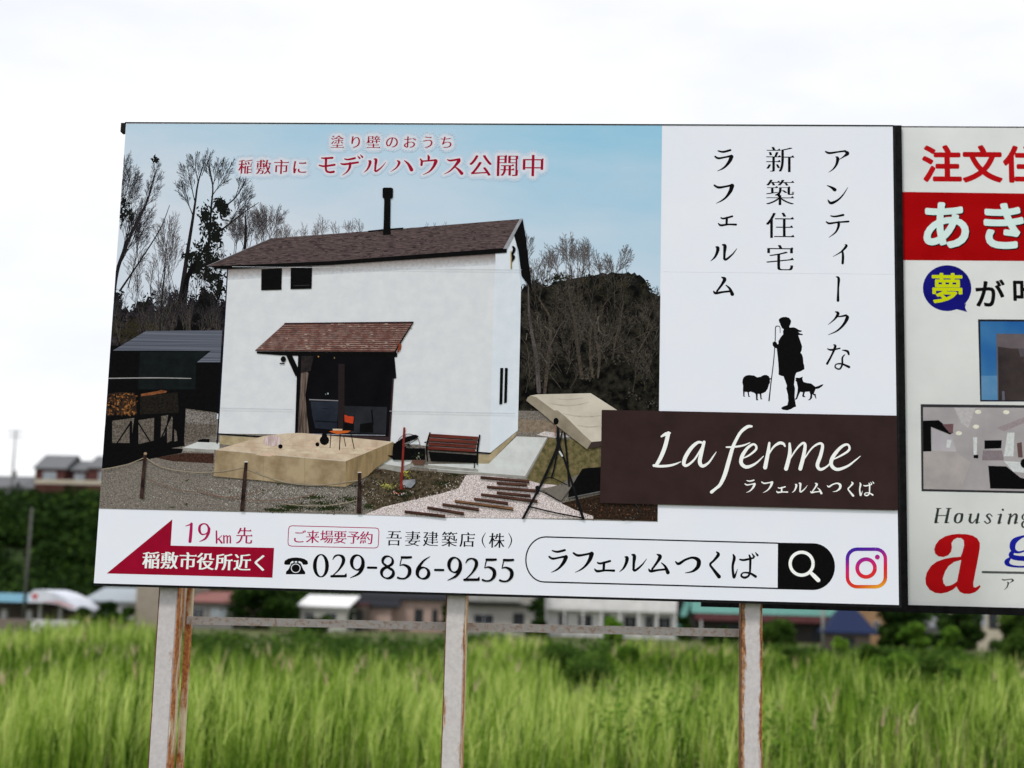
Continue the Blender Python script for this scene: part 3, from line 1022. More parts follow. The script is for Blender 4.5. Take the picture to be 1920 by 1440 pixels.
# --- shed, firewood rack
S = new()
k_shed = ink('shed', (20, 26, 27), (14, 18, 20), 20)
S.poly(zD((120, 585), (1100, 585), (1075, 900), (1056, 1165), (1036, 1168), (850, 1150), (770, 1128), (760, 1445), (60, 1560)), k_black)
S.poly(zD((380, 640), (960, 640), (860, 735), (850, 960), (360, 960)), k_shed)
S.poly(zD((145, 628), (430, 460), (1082, 455), (1066, 728), (866, 728), (985, 631)), ink('shed_roof', (100, 105, 118), (72, 76, 88), 4, stretch=(.2, 1, 60), detail=1, lo=.4, hi=.6))
S.stroke(zD((110, 866, 9), (500, 862, 9), (815, 867, 7)), ink('gutter', (150, 148, 150)))
k_shaded = ink('ground_behind', (112, 104, 97), (58, 53, 49), 130, detail=6)
k_log = ink('log', (146, 98, 56), (62, 36, 18), 60, lo=.4, hi=.6)
S.poly(zD((100, 1000), (200, 985), (340, 990), (350, 1175), (90, 1190)), k_soil)
for _ in range(120):
    (x, y), = zD((rnd.uniform(100, 345), rnd.uniform(1000, 1180)))
    leaves(S, x, y, .3, .3, 1, rnd.uniform(2.5, 4.5), k_log if rnd.random() < .7 else k_black)
over()
S.poly(zD((385, 1000), (530, 975), (560, 965), (610, 975), (600, 990), (520, 1000), (480, 1015), (385, 1030)), ink('log_top', (128, 78, 48), (96, 56, 36), 60))
S.poly(zD((380, 1020), (700, 985), (712, 1160), (380, 1175)), ink('log_dark', (36, 32, 28), (18, 16, 14), 90))
for a in (((140, 1230), (330, 1205), (300, 1420), (140, 1420)), ((365, 1225), (500, 1205), (495, 1400), (365, 1430)), ((560, 1190), (620, 1180), (590, 1350), (555, 1380)), ((610, 1250), (660, 1180), (650, 1400), (610, 1420)), ((672, 1300), (690, 1320), (700, 1400), (672, 1410)), ((770, 1125), (1036, 1160), (1030, 1345), (870, 1400), (755, 1420))):
    S.poly(zD(*a), k_shaded)
S.poly(zD((770, 1125), (860, 1150), (1036, 1165), (1030, 1260), (770, 1250)), ink('gravel_behind', (140, 134, 130), (66, 60, 58), 130, detail=6))
for st in ([(300, 1245, 14), (165, 1445, 12)], [(365, 1250, 12), (485, 1440, 12)], [(650, 1180, 12), (560, 1380, 12)], [(655, 1180, 12), (700, 1320, 12)], [(300, 1240, 22), (300, 1450, 22)]):
    S.stroke(zD(*st), k_black, smooth=False)
S.poly(zG((95, 520), (330, 490), (560, 450), (790, 465), (780, 500), (560, 540), (95, 640)), k_black)
S.build('printed_shed', picture)
over()

# --- the house
Hs = new()
k_wall = ink('wall', (208, 210, 215), (199, 202, 209), 14, detail=12)
k_wall2 = ink('side_wall', (207, 214, 224), (199, 207, 218), 14, detail=12)
k_roof = ink('roof', (94, 80, 80), (64, 54, 55), 26, detail=6, stretch=(1, 1, 5), lo=.38, hi=.62)
k_base = ink('plinth', (170, 156, 128), (140, 126, 98), 18)
k_porch = ink('porch_roof', (100, 68, 62), (72, 47, 45), 30, stretch=(1, 1, 4), detail=6)
k_tile = ink('tile_edge', (158, 136, 128), (116, 86, 80), 30, stretch=(1, 1, 1), lo=.42, hi=.58)
Hs.poly([(427.5, 500), (929, 472), (923, 660), (918.5, 849.5), (822, 838), (560, 815), (408.6, 813)], k_wall)
Hs.poly([(929, 472), (945, 462), (966, 438), (977, 535), (975, 640), (971, 807), (918.5, 849.5), (923, 660)], k_wall2)
for i in range(13):  # shade below the eaves, printed as bands that pale down the wall
    f = (i / 12) ** .8
    c = [int(96 + (194 - 96) * f), int(80 + (197 - 80) * f), int(74 + (204 - 74) * f)]
    y0, y1 = 2 + i * 2.0, 2 + (i + 1) * 2.0 + .3
    Hs.poly([(427, 497 + y0), (929, 471 + y0 * .9), (929, 471 + y1 * .9), (427, 497 + y1)], ink('eave_shade_%d' % i, c))
Hs.poly(zI((440, 518), (690, 312), (660, 362), (442, 590), (350, 590), (350, 512)), k_base)
Hs.poly(zG((1105, 352), (1490, 372), (1250, 440), (1105, 424)), k_base)
Hs.stroke([(408, 813.5, 2.6), (496, 819.5, 2.6)], k_black)
Hs.stroke(zI((0, 470, 10), (455, 503, 12)), k_black)
Hs.stroke([(427, 505, 2.2), (419, 640, 2.2), (408.6, 815, 2.4), (407, 826, 2.6)], ink('downpipe', (24, 26, 48)))
Hs.poly([(388, 499.2), (509.6, 447), (740, 430), (975, 410.8), (944.6, 466), (620, 491)], k_roof)
k_rl = ink('roof_light', (112, 96, 95), (94, 80, 80), 40)
k_rd = ink('roof_dark', (62, 52, 54), (50, 40, 42), 40)
for i in range(380):                                   # shingle flecks
    u, v = rnd.random(), rnd.random()
    ax, ay = 509.6 + (975 - 509.6) * u, 447 + (410.8 - 447) * u
    bx, by = 400 + (944.6 - 400) * u, 499 + (466 - 499) * u
    x, y = ax + (bx - ax) * v, ay + (by - ay) * v
    L_ = rnd.uniform(3, 9)
    Hs.poly([(x, y), (x + L_, y - L_ * .065), (x + L_ - .4, y + 1.1 - L_ * .065), (x - .4, y + 1.1)], rnd.choice((k_rl, k_rd)))
Hs.poly([(386, 500), (620, 490), (944.6, 465.5), (951, 465), (950, 474), (620, 497), (420, 505), (415, 504)], k_black)
Hs.poly(zB((1712, 872), (1740, 868), (1605, 1128), (1570, 1128)), ink('barge_board', (150, 152, 160)))
Hs.poly([(980, 411), (985, 440), (996, 530), (996, 541), (978, 518), (972, 470), (964, 442)], k_black)
Hs.stroke(zA((862, 1275, 4), (1415, 1036, 4)), ink('ridge_edge', (140, 140, 148)))
for c in (((1655, 1112, 18), (1665, 1135, 26), (1648, 1180, 18), (1660, 1200, 26), (1645, 1240, 8)),):
    Hs.stroke(zB(*c), k_black)
Hs.stroke(zB((1638, 1150, 8), (1640, 1230, 10), (1640, 1295, 12)), ink('brass', (150, 128, 70)))
Hs.poly(zB((413, 974), (540, 960), (715, 946), (715, 956), (540, 972), (413, 984)), k_black)
Hs.poly(zB((552, 690), (606, 690), (603, 930), (608, 1005), (540, 1008), (546, 930)), k_black)
Hs.poly(zB((537, 612), (550, 604), (612, 604), (627, 612), (625, 688), (606, 700), (552, 700), (538, 688)), k_black)
Hs.poly([(490.5, 505), (529, 503), (528, 543.5), (490, 544.5)], k_black)
Hs.poly([(545.5, 502.5), (585.5, 500), (584.5, 541.5), (545, 542.5)], k_black)
Hs.stroke([(551, 536, .9), (580, 535, .9)], ink('blind', (60, 60, 62)))
for x0, x1, y0, y1 in ((540, 565, 778, 1090), (580, 604, 778, 1078)):
    Hs.poly(zF((x0, y0), (x1, y0), (x1 - 8, y1 - 4), (x0 - 8, y1)), k_black)
# glass door and what shows through it
k_glass = ink('glass', (13, 13, 17), (7, 7, 10), 8)
Hs.poly(zE((455, 470), (1275, 460), (1292, 640), (1295, 680), (1262, 690), (1240, 1225), (430, 1168), (448, 660)), k_glass)
Hs.poly(zE((850, 920), (1215, 930), (1205, 1160), (850, 1150)), ink('glass_low', (40, 42, 48), (24, 26, 31), 6))
k_curt = ink('curtain', (112, 98, 90), (58, 48, 44), 30, stretch=(3, 1, .2), lo=.4, hi=.6)
Hs.poly(zE((480, 600), (545, 640), (515, 830), (530, 1000), (548, 1160), (452, 1158), (468, 830)), k_curt)
Hs.poly(zE((480, 480), (590, 480), (560, 620), (480, 640)), ink('curtain_top', (44, 38, 38), (26, 24, 26), 30))
Hs.poly(zE((560, 880), (800, 885), (785, 1128), (600, 1110), (575, 1000)), ink('counter', (38, 43, 54), (26, 30, 40), 8))
Hs.stroke(zE((552, 866, 9), (800, 876, 9)), ink('worktop', (124, 122, 128)))
Hs.stroke(zE((600, 1050, 8), (790, 1060, 8)), k_black)
Hs.stroke(zE((665, 940, 4), (705, 943, 4)), k_black)
Hs.poly(zE((800, 560), (852, 560), (848, 1180), (795, 1175)), ink('door_frame', (36, 29, 31)))
Hs.stroke(zE((1268, 690, 12), (1235, 1220, 16)), ink('door_frame2', (56, 38, 42)))
Hs.stroke(zE((455, 1160, 8), (1200, 1172, 6)), ink('sill', (140, 144, 156)))
Hs.poly(zE((430, 1168), (1240, 1185), (1240, 1226), (860, 1195)), ink('step_edge', (54, 42, 44)))
Hs.poly(zE((985, 1075), (1090, 1060), (1100, 1150), (980, 1150)), k_black)
Hs.stroke(zE((1085, 960, 14), (1095, 1080, 10)), k_black)
for p, c in (((628, 496), (190, 140, 60)), ((765, 508), (110, 100, 60)), ((710, 815), (150, 170, 170)), ((690, 820), (90, 100, 100))):
    (x, y), = zE(p)
    Hs.ellipse((x, y), 1.3, 1.8, ink('glint_%d' % p[0], c), 8)
# porch roof with its brackets
Hs.poly(zE((100, 452), (1282, 458), (1305, 470), (1300, 500), (1270, 505), (480, 490), (300, 486), (100, 470)), k_black)
Hs.poly(zE((82, 448), (340, 214), (1440, 204), (1281, 458)), k_porch)
for i in range(1, 14):
    t = i / 14
    a = (340 + (82 - 340) * t, 214 + (448 - 214) * t)
    b = (1440 + (1281 - 1440) * t, 204 + (458 - 204) * t)
    Hs.stroke(zE((*a, 3 + 4 * t), ((a[0] + b[0]) / 2, (a[1] + b[1]) / 2, 4 + 3 * t), (*b, 3 + 4 * t)), k_tile, smooth=False, round_=False)
for i in range(150):
    t, u = rnd.randint(1, 13) / 14, rnd.random()
    x = (340 - 258 * t) * (1 - u) + (1440 - 159 * t) * u
    y = (214 + 234 * t) * (1 - u) + (204 + 254 * t) * u
    Hs.poly(zE((x, y - 10), (x + 26, y - 10), (x + 24, y - 2), (x - 3, y - 2)), rnd.choice((k_roof, k_tile, ink('tile_red', (122, 72, 64)))))
Hs.stroke(zE((340, 213, 8), (1440, 203, 10)), ink('flashing', (44, 32, 36)))
Hs.stroke(zE((1440, 204, 8), (1320, 395, 12), (1285, 460, 14)), k_black)
Hs.poly(zE((350, 484), (402, 484), (458, 605), (458, 660), (432, 665)), k_black)
Hs.poly(zE((1320, 380), (1340, 395), (1332, 440), (1300, 470)), ink('rafter_end', (130, 60, 40)))
Hs.ellipse(zE((328, 520))[0], 5, 5.5, k_black, 12)
Hs.stroke(zE((300, 556, 9), (335, 558, 10)), k_black)
Hs.stroke(zE((448, 640, 8), (432, 1165, 10)), k_black)
# deck
k_deck = ink('deck', (202, 187, 166), (172, 148, 128), 12, detail=9, lo=.34, hi=.64)
Hs.poly([(405, 843.5), (496, 817.5), (540, 812.5), (566, 812), (738, 828.5), (648.5, 865)], k_deck)
Hs.poly([(405.5, 843.5), (648.5, 865), (648.5, 913), (560, 909.5), (500, 902), (401, 893)], ink('deck_front', (160, 143, 116), (112, 92, 66), 9, detail=9, lo=.28, hi=.62))
Hs.poly([(648.5, 865), (738, 828.5), (735, 858), (705, 878), (690, 892), (648.5, 913)], ink('deck_side', (142, 122, 92), (110, 94, 68), 14, stretch=(3, 1, .5)))
Hs.stroke([(405.5, 843.5, 1.2), (648.5, 865, 1.2)], ink('nosing', (196, 188, 176)))
k_joint = ink('deck_joint', (128, 108, 80))
k_joint2 = ink('deck_top_joint', (176, 154, 130))
Hs.stroke([(494, 851, .7), (494, 901, .7)], k_joint)
Hs.stroke([(572, 858, .6), (572, 909, .6)], k_joint)
for a_, b_ in (((452, 830), (698, 844)), ((486, 850.5), (566, 812)), ((566, 857.5), (640, 819)), ((430, 836), (676, 853))):
    Hs.stroke([(*a_, .6), (*b_, .6)], k_joint2)
for _ in range(26):
    x, y = rnd.uniform(470, 690), rnd.uniform(824, 852)
    Hs.poly([(x, y), (x + 22, y + 1.6), (x + 14, y + 5.4), (x - 8, y + 3.8)], rnd.choice((ink('tile_pink', (204, 178, 158)), ink('tile_buff', (206, 192, 168)), k_deck)))
Hs.build('printed_house', picture)
over()

# --- furniture on the deck and by the wall
Fn = new()
k_red = ink('red', (176, 60, 34))
k_orange = ink('orange', (190, 92, 40))
x, y = zE((235, 1225))[0]
Fn.poly([(x + 17 * math.cos(a * .2244), y + (11 if math.sin(a * .2244) < 0 else 8.5) * abs(math.sin(a * .2244)) ** .72 * (1 if math.sin(a * .2244) > 0 else -1)) for a in range(28)], ink('pouf', (202, 184, 184), (168, 148, 150), 60, stretch=(4, 1, .3), lo=.4, hi=.6))
Fn.build('printed_pouf', picture)
Fn = new()
for c in ((303, 1268, 4.2, 4.2), (620, 1250, 3.8, 4), (680, 1215, 9, 9), (680, 1180, 5, 7)):
    Fn.ellipse(zE(c[:2])[0], c[2], c[3], k_black, 12)
Fn.build('printed_lanterns', picture)
Fn = new()
for st in ([(735, 1165, 7), (728, 1278, 7)], [(815, 1165, 8), (808, 1296, 8)], [(845, 1180, 6), (862, 1266, 6)], [(905, 1150, 7), (935, 1285, 7)], [(850, 990, 7), (843, 1130, 7)], [(930, 1000, 7), (928, 1130, 7)], [(660, 1150, 6), (690, 1170, 8)]):
    Fn.stroke(zE(*st), k_black, smooth=False)
Fn.poly(zE((846, 1065), (930, 1072), (928, 1130), (845, 1125)), k_black)
Fn.poly(zE((850, 995), (885, 1008), (932, 1012), (925, 1072), (888, 1066), (853, 1055)), k_red)
Fn.poly(zE((718, 1140), (760, 1130), (905, 1133), (880, 1150), (790, 1162)), k_orange)
Fn.poly(zE((750, 1116), (835, 1118), (830, 1132), (752, 1130)), ink('book', (196, 180, 160)))
Fn.build('printed_chair_and_table', picture)
Bn = new()
Bn.poly(zH((1480, 490), (1900, 520), (1890, 585), (1500, 570)), k_black)
k_slat = ink('slat', (108, 52, 42), (74, 32, 28), 20, stretch=(.3, 1, 3))
for i in range(4):
    y = 352 + i * 36
    Bn.stroke(zH((1488 - i * 5, y - 4, 25), (1905 - i * 8, y + 22, 25)), k_slat, smooth=False, round_=False)
    Bn.stroke(zH((1488 - i * 5, y + 12, 6), (1905 - i * 8, y + 40, 6)), k_black, smooth=False, round_=False)
for st in ([(1492, 328, 12), (1465, 440, 14), (1470, 570, 10)], [(1918, 350, 14), (1900, 470, 16), (1898, 600, 8)], [(1875, 560, 8), (1872, 628, 8)], [(1448, 410, 10), (1480, 405, 8)]):
    Bn.stroke(zH(*st), k_black)
Bn.build('printed_bench', picture)
over()
Po = new()
Po.stroke([(x, y, 1.4) for x, y in [(zH((1310, 430))[0][0] + 21 * math.cos(a / 12 * 6.283), zH((1310, 430))[0][1] + 20 * math.sin(a / 12 * 6.283)) for a in range(13)]], ink('wheel', (110, 100, 104)))
for a in range(10):
    x, y = zH((1310, 430))[0]
    Po.stroke([(x, y, .8), (x + 20 * math.cos(a * .628), y + 19 * math.sin(a * .628), .8)], k_black)
Po.poly(zH((1340, 560), (1445, 560), (1435, 605), (1350, 600)), ink('pot', (96, 70, 60)))
Po.poly(zH((1175, 560), (1175, 450), (1210, 400), (1300, 460), (1450, 460), (1450, 560), (1350, 560)), k_black)
Po.poly(zH((1175, 430), (1260, 372), (1365, 343), (1397, 355), (1380, 378), (1300, 405), (1200, 452)), k_black)
Po.poly(zH((1128, 520), (1250, 526), (1350, 520), (1348, 555), (1180, 556)), k_black)
leaves(Po, *zH((1390, 520))[0], 10, 8, 30, 2, k_grass2)
leaves(Po, *zH((1395, 530))[0], 5, 6, 14, 1.4, ink('pale_flower', (176, 176, 160)))
Po.poly(zH((1255, 735), (1365, 725), (1368, 760), (1330, 800), (1265, 795)), ink('planter', (148, 152, 158), (110, 114, 122), 20))
leaves(Po, *zH((1290, 690))[0], 11, 9, 50, 1.8, ink('leaf_yellow', (128, 124, 56)))
leaves(Po, *zH((1140, 790))[0], 19, 9, 70, 1.9, ink('leaf_pale', (124, 122, 70)))
leaves(Po, *zH((1260, 850))[0], 28, 12, 150, 2.2, k_grass2)
over()
for c, col, n in (((1130, 775, 16, 6), (206, 196, 96), 26), ((1290, 665, 8, 4), (206, 196, 96), 12), ((1270, 845, 22, 6), (222, 208, 214), 16), ((1190, 840, 14, 6), (196, 92, 60), 12), ((1270, 800, 12, 4), (150, 50, 50), 6)):
    leaves(Po, *zH(c[:2])[0], c[2], c[3], n, 1.3, ink('flower_%d_%d' % (c[0], col[0]), col))
over()
Po.stroke(zH((1273, 282, 18), (1262, 500, 18), (1245, 812, 22)), ink('red_post', (128, 44, 38), (100, 34, 30), 20), round_=False)
Po.build('printed_flower_bed', picture)
over()

# --- plank steps, swing seat, rope fence
Pl = new()
k_plank = ink('plank', (88, 60, 50), (56, 38, 34), 30, stretch=(.3, 1, 3))
k_plank2 = ink('plank_side', (44, 30, 28))
k_plank3 = ink('plank_worn', (124, 92, 66), (84, 58, 42), 30, stretch=(.3, 1, 3))
for i, (a, b) in enumerate((((370, 706), (790, 743)), ((510, 755), (770, 773)), ((425, 788), (850, 822)), ((510, 838), (800, 866)), ((375, 853), (858, 912)), ((315, 891), (607, 930)), ((150, 910), (652, 978)), ((45, 938), (357, 983)), ((-85, 965), (230, 1018)), ((-280, 1000), (70, 1040)))):
    Pl.stroke(zI((*a, 17), (*b, 20)), k_plank3 if i == 6 else k_plank, smooth=False, round_=False)
    Pl.stroke(zI((a[0], a[1] + 12, 7), (b[0], b[1] + 13, 8)), k_plank2, smooth=False, round_=False)
Pl.build('printed_plank_steps', picture)
over()
Sw = new()
k_canopy = ink('canopy', (198, 190, 178), (178, 170, 158), 6, detail=3)
k_fold = ink('canopy_fold', (176, 168, 156))
Sw.poly(zI((890, 805), (1120, 770), (1145, 800), (1060, 910), (1040, 905)), ink('seat_mat', (112, 106, 100)))
Sw.poly(zI((1240, 640), (1260, 632), (1400, 622), (1396, 830), (1120, 892), (1130, 820)), k_black)
Sw.stroke(zI((1120, 886, 8), (1395, 832, 10)), ink('seat_rail', (96, 96, 98)))
for st in ([(1035, 285, 18), (1035, 380, 30), (1030, 450, 26), (960, 620, 24), (880, 790, 22), (735, 1060, 20)], [(1045, 430, 18), (1130, 680, 18), (1250, 1062, 24)], [(1040, 440, 14), (1000, 640, 14), (978, 715, 14)], [(1090, 330, 16), (1110, 520, 16), (1130, 785, 16)], [(1070, 320, 12), (1050, 420, 12)],
           [(980, 712, 10), (930, 718, 11), (895, 750, 12), (868, 830, 12)], [(985, 712, 8), (1115, 775, 8)], [(780, 958, 12), (1000, 1010, 12), (1240, 1056, 12)], [(870, 820, 8), (1050, 912, 9)], [(860, 800, 40), (862, 845, 16)]):
    Sw.stroke(zI(*st), ink('steel', (24, 25, 28), (16, 17, 20)))
Ho = new()
Ho.stroke(zI((1700, 940, 10), (1740, 1010, 10), (1700, 1050, 6), (1590, 1080, 6)), ink('hose', (40, 44, 44)))
Ho.build('printed_hose', picture)
Sw.stroke(zI((1048, 490, 14), (1070, 525, 16)), ink('tag', (200, 202, 206)))
Sw.poly(zF((762, 1058), (775, 1030), (800, 1014), (860, 1008), (960, 1085), (1105, 1200), (1230, 1325), (1322, 1412), (1283, 1475), (1150, 1372), (1010, 1262), (880, 1152)), ink('valance', (148, 139, 124), (122, 112, 98), 10))
Sw.poly(zF((800, 1014), (860, 1005), (1315, 995), (1545, 1142), (1000, 1142), (850, 1030)), k_canopy)
Sw.poly(zF((850, 1006), (1315, 1020), (1408, 1142), (1405, 1412), (1322, 1412), (1230, 1325), (1105, 1200), (960, 1085)), k_canopy)
Sw.poly(zF((1322, 1412), (1405, 1405), (1405, 1450), (1290, 1470)), ink('under', (60, 50, 48)))
for st in ([(960, 1080, 4), (1080, 1100, 14), (1200, 1095, 10), (1300, 1070, 4)], [(1080, 1170, 4), (1200, 1192, 14), (1330, 1195, 12), (1405, 1185, 8)], [(1200, 1270, 4), (1300, 1285, 12), (1405, 1275, 8)], [(1010, 1040, 2), (1120, 1050, 9), (1250, 1035, 3)]):
    Sw.stroke(zF(*st), k_fold)
Sw.ellipse(zF((1018, 1235))[0], 5, 6.5, k_black, 12)
Sw.stroke(zF((1010, 1270, 8), (1010, 1360, 10)), ink('hook', (150, 110, 96)))
Sw.build('printed_swing_seat', picture)
over()
Rf = new()
k_post = ink('post', (62, 46, 42), (26, 18, 18), 50, stretch=(1, 1, .4))
k_rope = ink('rope', (150, 138, 120))
k_rope2 = ink('rope_low', (118, 90, 76))
for st in ([(96, 640, 7), (200, 625, 7), (330, 595, 7), (455, 545, 7)], [(475, 540, 8), (600, 615, 7), (780, 655, 7), (950, 668, 7), (1150, 655, 7), (1310, 625, 7)], [(1350, 640, 7), (1500, 700, 7), (1700, 750, 7), (1920, 770, 7)]):
    Rf.stroke(zG(*st), k_rope)
for st in ([(490, 720, 5), (700, 805, 5), (950, 842, 5), (1150, 880, 5), (1340, 855, 5), (1480, 820, 5)], [(900, 800, 4), (1100, 870, 5), (1400, 905, 6), (1650, 905, 6), (1850, 870, 5), (1920, 850, 5)]):
    Rf.stroke(zG(*st), k_rope2)
for st in ([(0, 655, 7), (180, 735, 7), (420, 775, 7), (620, 770, 7), (830, 742, 8), (905, 738, 9)], [(230, 935, 6), (480, 955, 6), (700, 940, 6), (870, 905, 6)]):
    Rf.stroke(zH(*st), k_rope)
for z, st in ((zG, [(473, 505, 28), (455, 700, 30), (440, 892, 34)]), (zG, [(1336, 580, 26), (1320, 760, 32), (1300, 998, 34)]), (zH, [(890, 670, 28), (888, 850, 34), (884, 1018, 40)])):
    Rf.stroke(z(*st), k_post, round_=False)
Rf.stroke(zH((876, 667, 8), (904, 667, 8)), ink('post_top', (210, 200, 196)))
Rf.stroke(zG((1324, 577, 8), (1348, 577, 8)), ink('post_top2', (210, 210, 216)))
Rf.ellipse(zG((473, 506))[0], 3.2, 2.6, ink('post_top3', (150, 128, 104)), 10)
Rf.build('printed_rope_fence', picture)
over()

# ---------------- colour fields and lettering of the board
i_black = ink('text_black', (14, 13, 15), (10, 9, 10))
i_crim = ink('crimson', (146, 12, 44), (134, 8, 38), 8)
i_crim2 = ink('crimson_text', (150, 16, 48), (140, 12, 44))
i_mag = ink('magenta_text', (168, 28, 84), (158, 24, 78))
i_pale = ink('pale_text', (226, 234, 236), (218, 228, 230))
i_white = ink('white_text', (236, 240, 244), (230, 234, 238))
i_halo = ink('halo', (206, 210, 221), (202, 206, 217))
i_halo2 = ink('halo_rim', (188, 201, 220), (184, 197, 217))
zT, zS, z5, z6, z7, zL = zoom(1300, 240, 4.8), zoom(1300, 520, 4.8), zoom(160, 940, 4.8), zoom(520, 940, 4.0), zoom(960, 960, 4.0), zoom(1120, 750, 3.3103)


Se = new()
k_seam = ink('seam', (180, 185, 192))
for zz, xa, xb in ((Z_S1, 421, 556), (Z_S1, 736, 969), (Z_S2, 428, 975)):
    Sheet.level += 1e-4
    xa, xb = sheet0.plane(xa, 640)[0], sheet0.plane(xb, 640)[0]
    Se.put([(xa, zz - .0011), (xb, zz - .0011), (xb, zz + .0011), (xa, zz + .0011)], k_seam)
Se.build('sheet_seam', picture)
L_PIC = Sheet.level


def free(level=0.0):
    Sheet.level = level
    return Sheet(0.0, ROOT, BX0, BX1)


h = free(L_SKY)
i_halo3 = ink('halo_fade', (180, 200, 219), (177, 198, 217))
hal = [(0.38, i_halo3), (0.30, i_halo2), (0.2, i_halo)]
for ch, x, y in zip('塗り壁のおうち', (632.8, 667, 700.5, 735, 768.5, 802.5, 837), (266, 266.3, 266.3, 266.5, 266.5, 266.6, 266.7)):
    ming(h, ch, x, y, 26.5, i_crim2, halo=hal, thin=-.010, spread=.024)
h.build('top_headline', board)
h = free(L_SKY)
hk = [(0.038, i_halo3), (0.03, i_halo2), (0.018, i_halo)]
for ch, x, y in zip('稲敷市に', (461.4, 494.7, 527.5, 562), (312.5, 313, 313, 313.5)):
    ming(h, ch, x, y, 30, i_crim2, halo=[(0.36, i_halo3), (0.28, i_halo2), (0.18, i_halo)], thin=-.008, spread=.024)
for ch, x, y in (('モ', 613, 309.5), ('デ', 659, 309.5), ('ル', 703, 311), ('ハ', 752.5, 311.5), ('ウ', 802.5, 309.5), ('ス', 849.5, 312.5)):
    kana(h, ch, x, y, .86 if ch == 'ル' else 1.0, i_crim2, hk)
for ch, x, y in zip('公開中', (901, 951.5, 999.5), (310, 310.5, 310.5)):
    ming(h, ch, x, y, 46, i_crim2, halo=[(0.25, i_halo3), (0.19, i_halo2), (0.12, i_halo)], thin=-.010, spread=.026)
h.build('main_headline', board)

v = free()
for ch, z, x, y in (('ア', zT, 1290, 303), ('ン', zT, 1298, 597), ('テ', zT, 1297, 884), ('ィ', zT, 1318, 1132), ('ー', zS, 1297, 102), ('ク', zS, 1300, 414), ('な', zS, 1302, 716)):
    kana(v, ch, *z((x, y))[0], 1.0, i_black)
v.build('antique_column', board)
v = free()
for ch, y in zip('新築住宅', (284, 580, 876, 1168)):
    ming(v, ch, *zT((780, y))[0], 56, i_black, thin=-.018, spread=.026)
v.build('new_house_column', board)
v = free()
for ch, z, x, y in (('ラ', zT, 271, 293), ('フ', zT, 271, 595), ('ェ', zT, 305, 835), ('ル', zT, 274, 1125), ('ム', zS, 267, 75)):
    kana(v, ch, *z((x, y))[0], .93 if ch == 'ェ' else 1.0, i_black)
v.build('name_column', board)

s = free()
s.poly(zS((770, 378), (785, 365), (805, 358), (835, 356), (862, 365), (878, 385), (880, 400), (872, 425), (864, 440), (866, 452), (905, 450), (930, 460), (950, 474), (978, 480), (970, 491), (950, 492), (940, 490), (960, 505), (986, 510), (980, 521), (962, 519), (944, 521), (962, 570), (979, 622), (975, 655), (964, 680), (976, 690), (987, 722), (990, 770), (997, 790), (1000, 826), (965, 846), (927, 858), (915, 890), (911, 930), (906, 965), (915, 1000), (911, 1080), (920, 1138), (926, 1162), (905, 1170), (880, 1185), (845, 1197), (803, 1191), (791, 1178), (797, 1168), (820, 1158), (846, 1150), (855, 1110), (850, 1050), (836, 1000), (842, 975), (828, 935), (811, 890), (790, 886), (767, 876), (768, 830), (765, 780), (758, 700), (750, 638), (732, 636), (714, 612), (713, 586), (730, 577), (748, 585), (756, 602), (766, 600), (765, 575), (785, 540), (809, 512), (806, 485), (815, 468), (798, 456), (785, 430), (780, 412), (773, 406), (776, 400), (769, 396)), i_black)
s.stroke(zS((781, 498, 5), (780, 455, 6), (772, 441, 7), (755, 439, 8), (741, 447, 8), (738, 480, 8), (736, 580, 8), (722, 760, 8), (700, 940, 9), (681, 1110, 12)), i_black)
s.build('shepherd_silhouette', board)
s = free()
s.poly(zS((444, 920), (452, 900), (472, 885), (500, 879), (545, 883), (575, 900), (605, 895), (622, 884), (640, 878), (660, 879), (680, 890), (688, 908), (700, 909), (700, 918), (688, 922), (691, 945), (680, 965), (670, 1000), (650, 1030), (628, 1042), (612, 1046), (615, 1090), (622, 1097), (605, 1098), (598, 1050), (580, 1048), (578, 1092), (585, 1106), (565, 1106), (562, 1052), (548, 1040), (515, 1028), (500, 1034), (504, 1068), (513, 1077), (495, 1076), (488, 1032), (462, 1030), (460, 1064), (467, 1075), (450, 1073), (446, 1010), (448, 975), (441, 945)), i_black)
s.build('sheep_silhouette', board)
s = free()
s.poly(zS((918, 905), (940, 903), (955, 905), (968, 900), (985, 893), (981, 915), (990, 940), (1020, 950), (1060, 955), (1098, 985), (1130, 976), (1150, 966), (1172, 962), (1160, 980), (1130, 1000), (1100, 1006), (1090, 1030), (1085, 1048), (1101, 1050), (1105, 1085), (1112, 1091), (1100, 1090), (1090, 1065), (1070, 1052), (1069, 1085), (1050, 1105), (1030, 1106), (1048, 1092), (1054, 1060), (1045, 1028), (1005, 1030), (995, 1062), (1011, 1078), (988, 1077), (979, 1068), (988, 1035), (962, 1030), (948, 1060), (935, 1092), (920, 1104), (915, 1096), (925, 1080), (938, 1030), (940, 990), (930, 940), (918, 930), (924, 920)), i_black)
s.build('dog_silhouette', board)

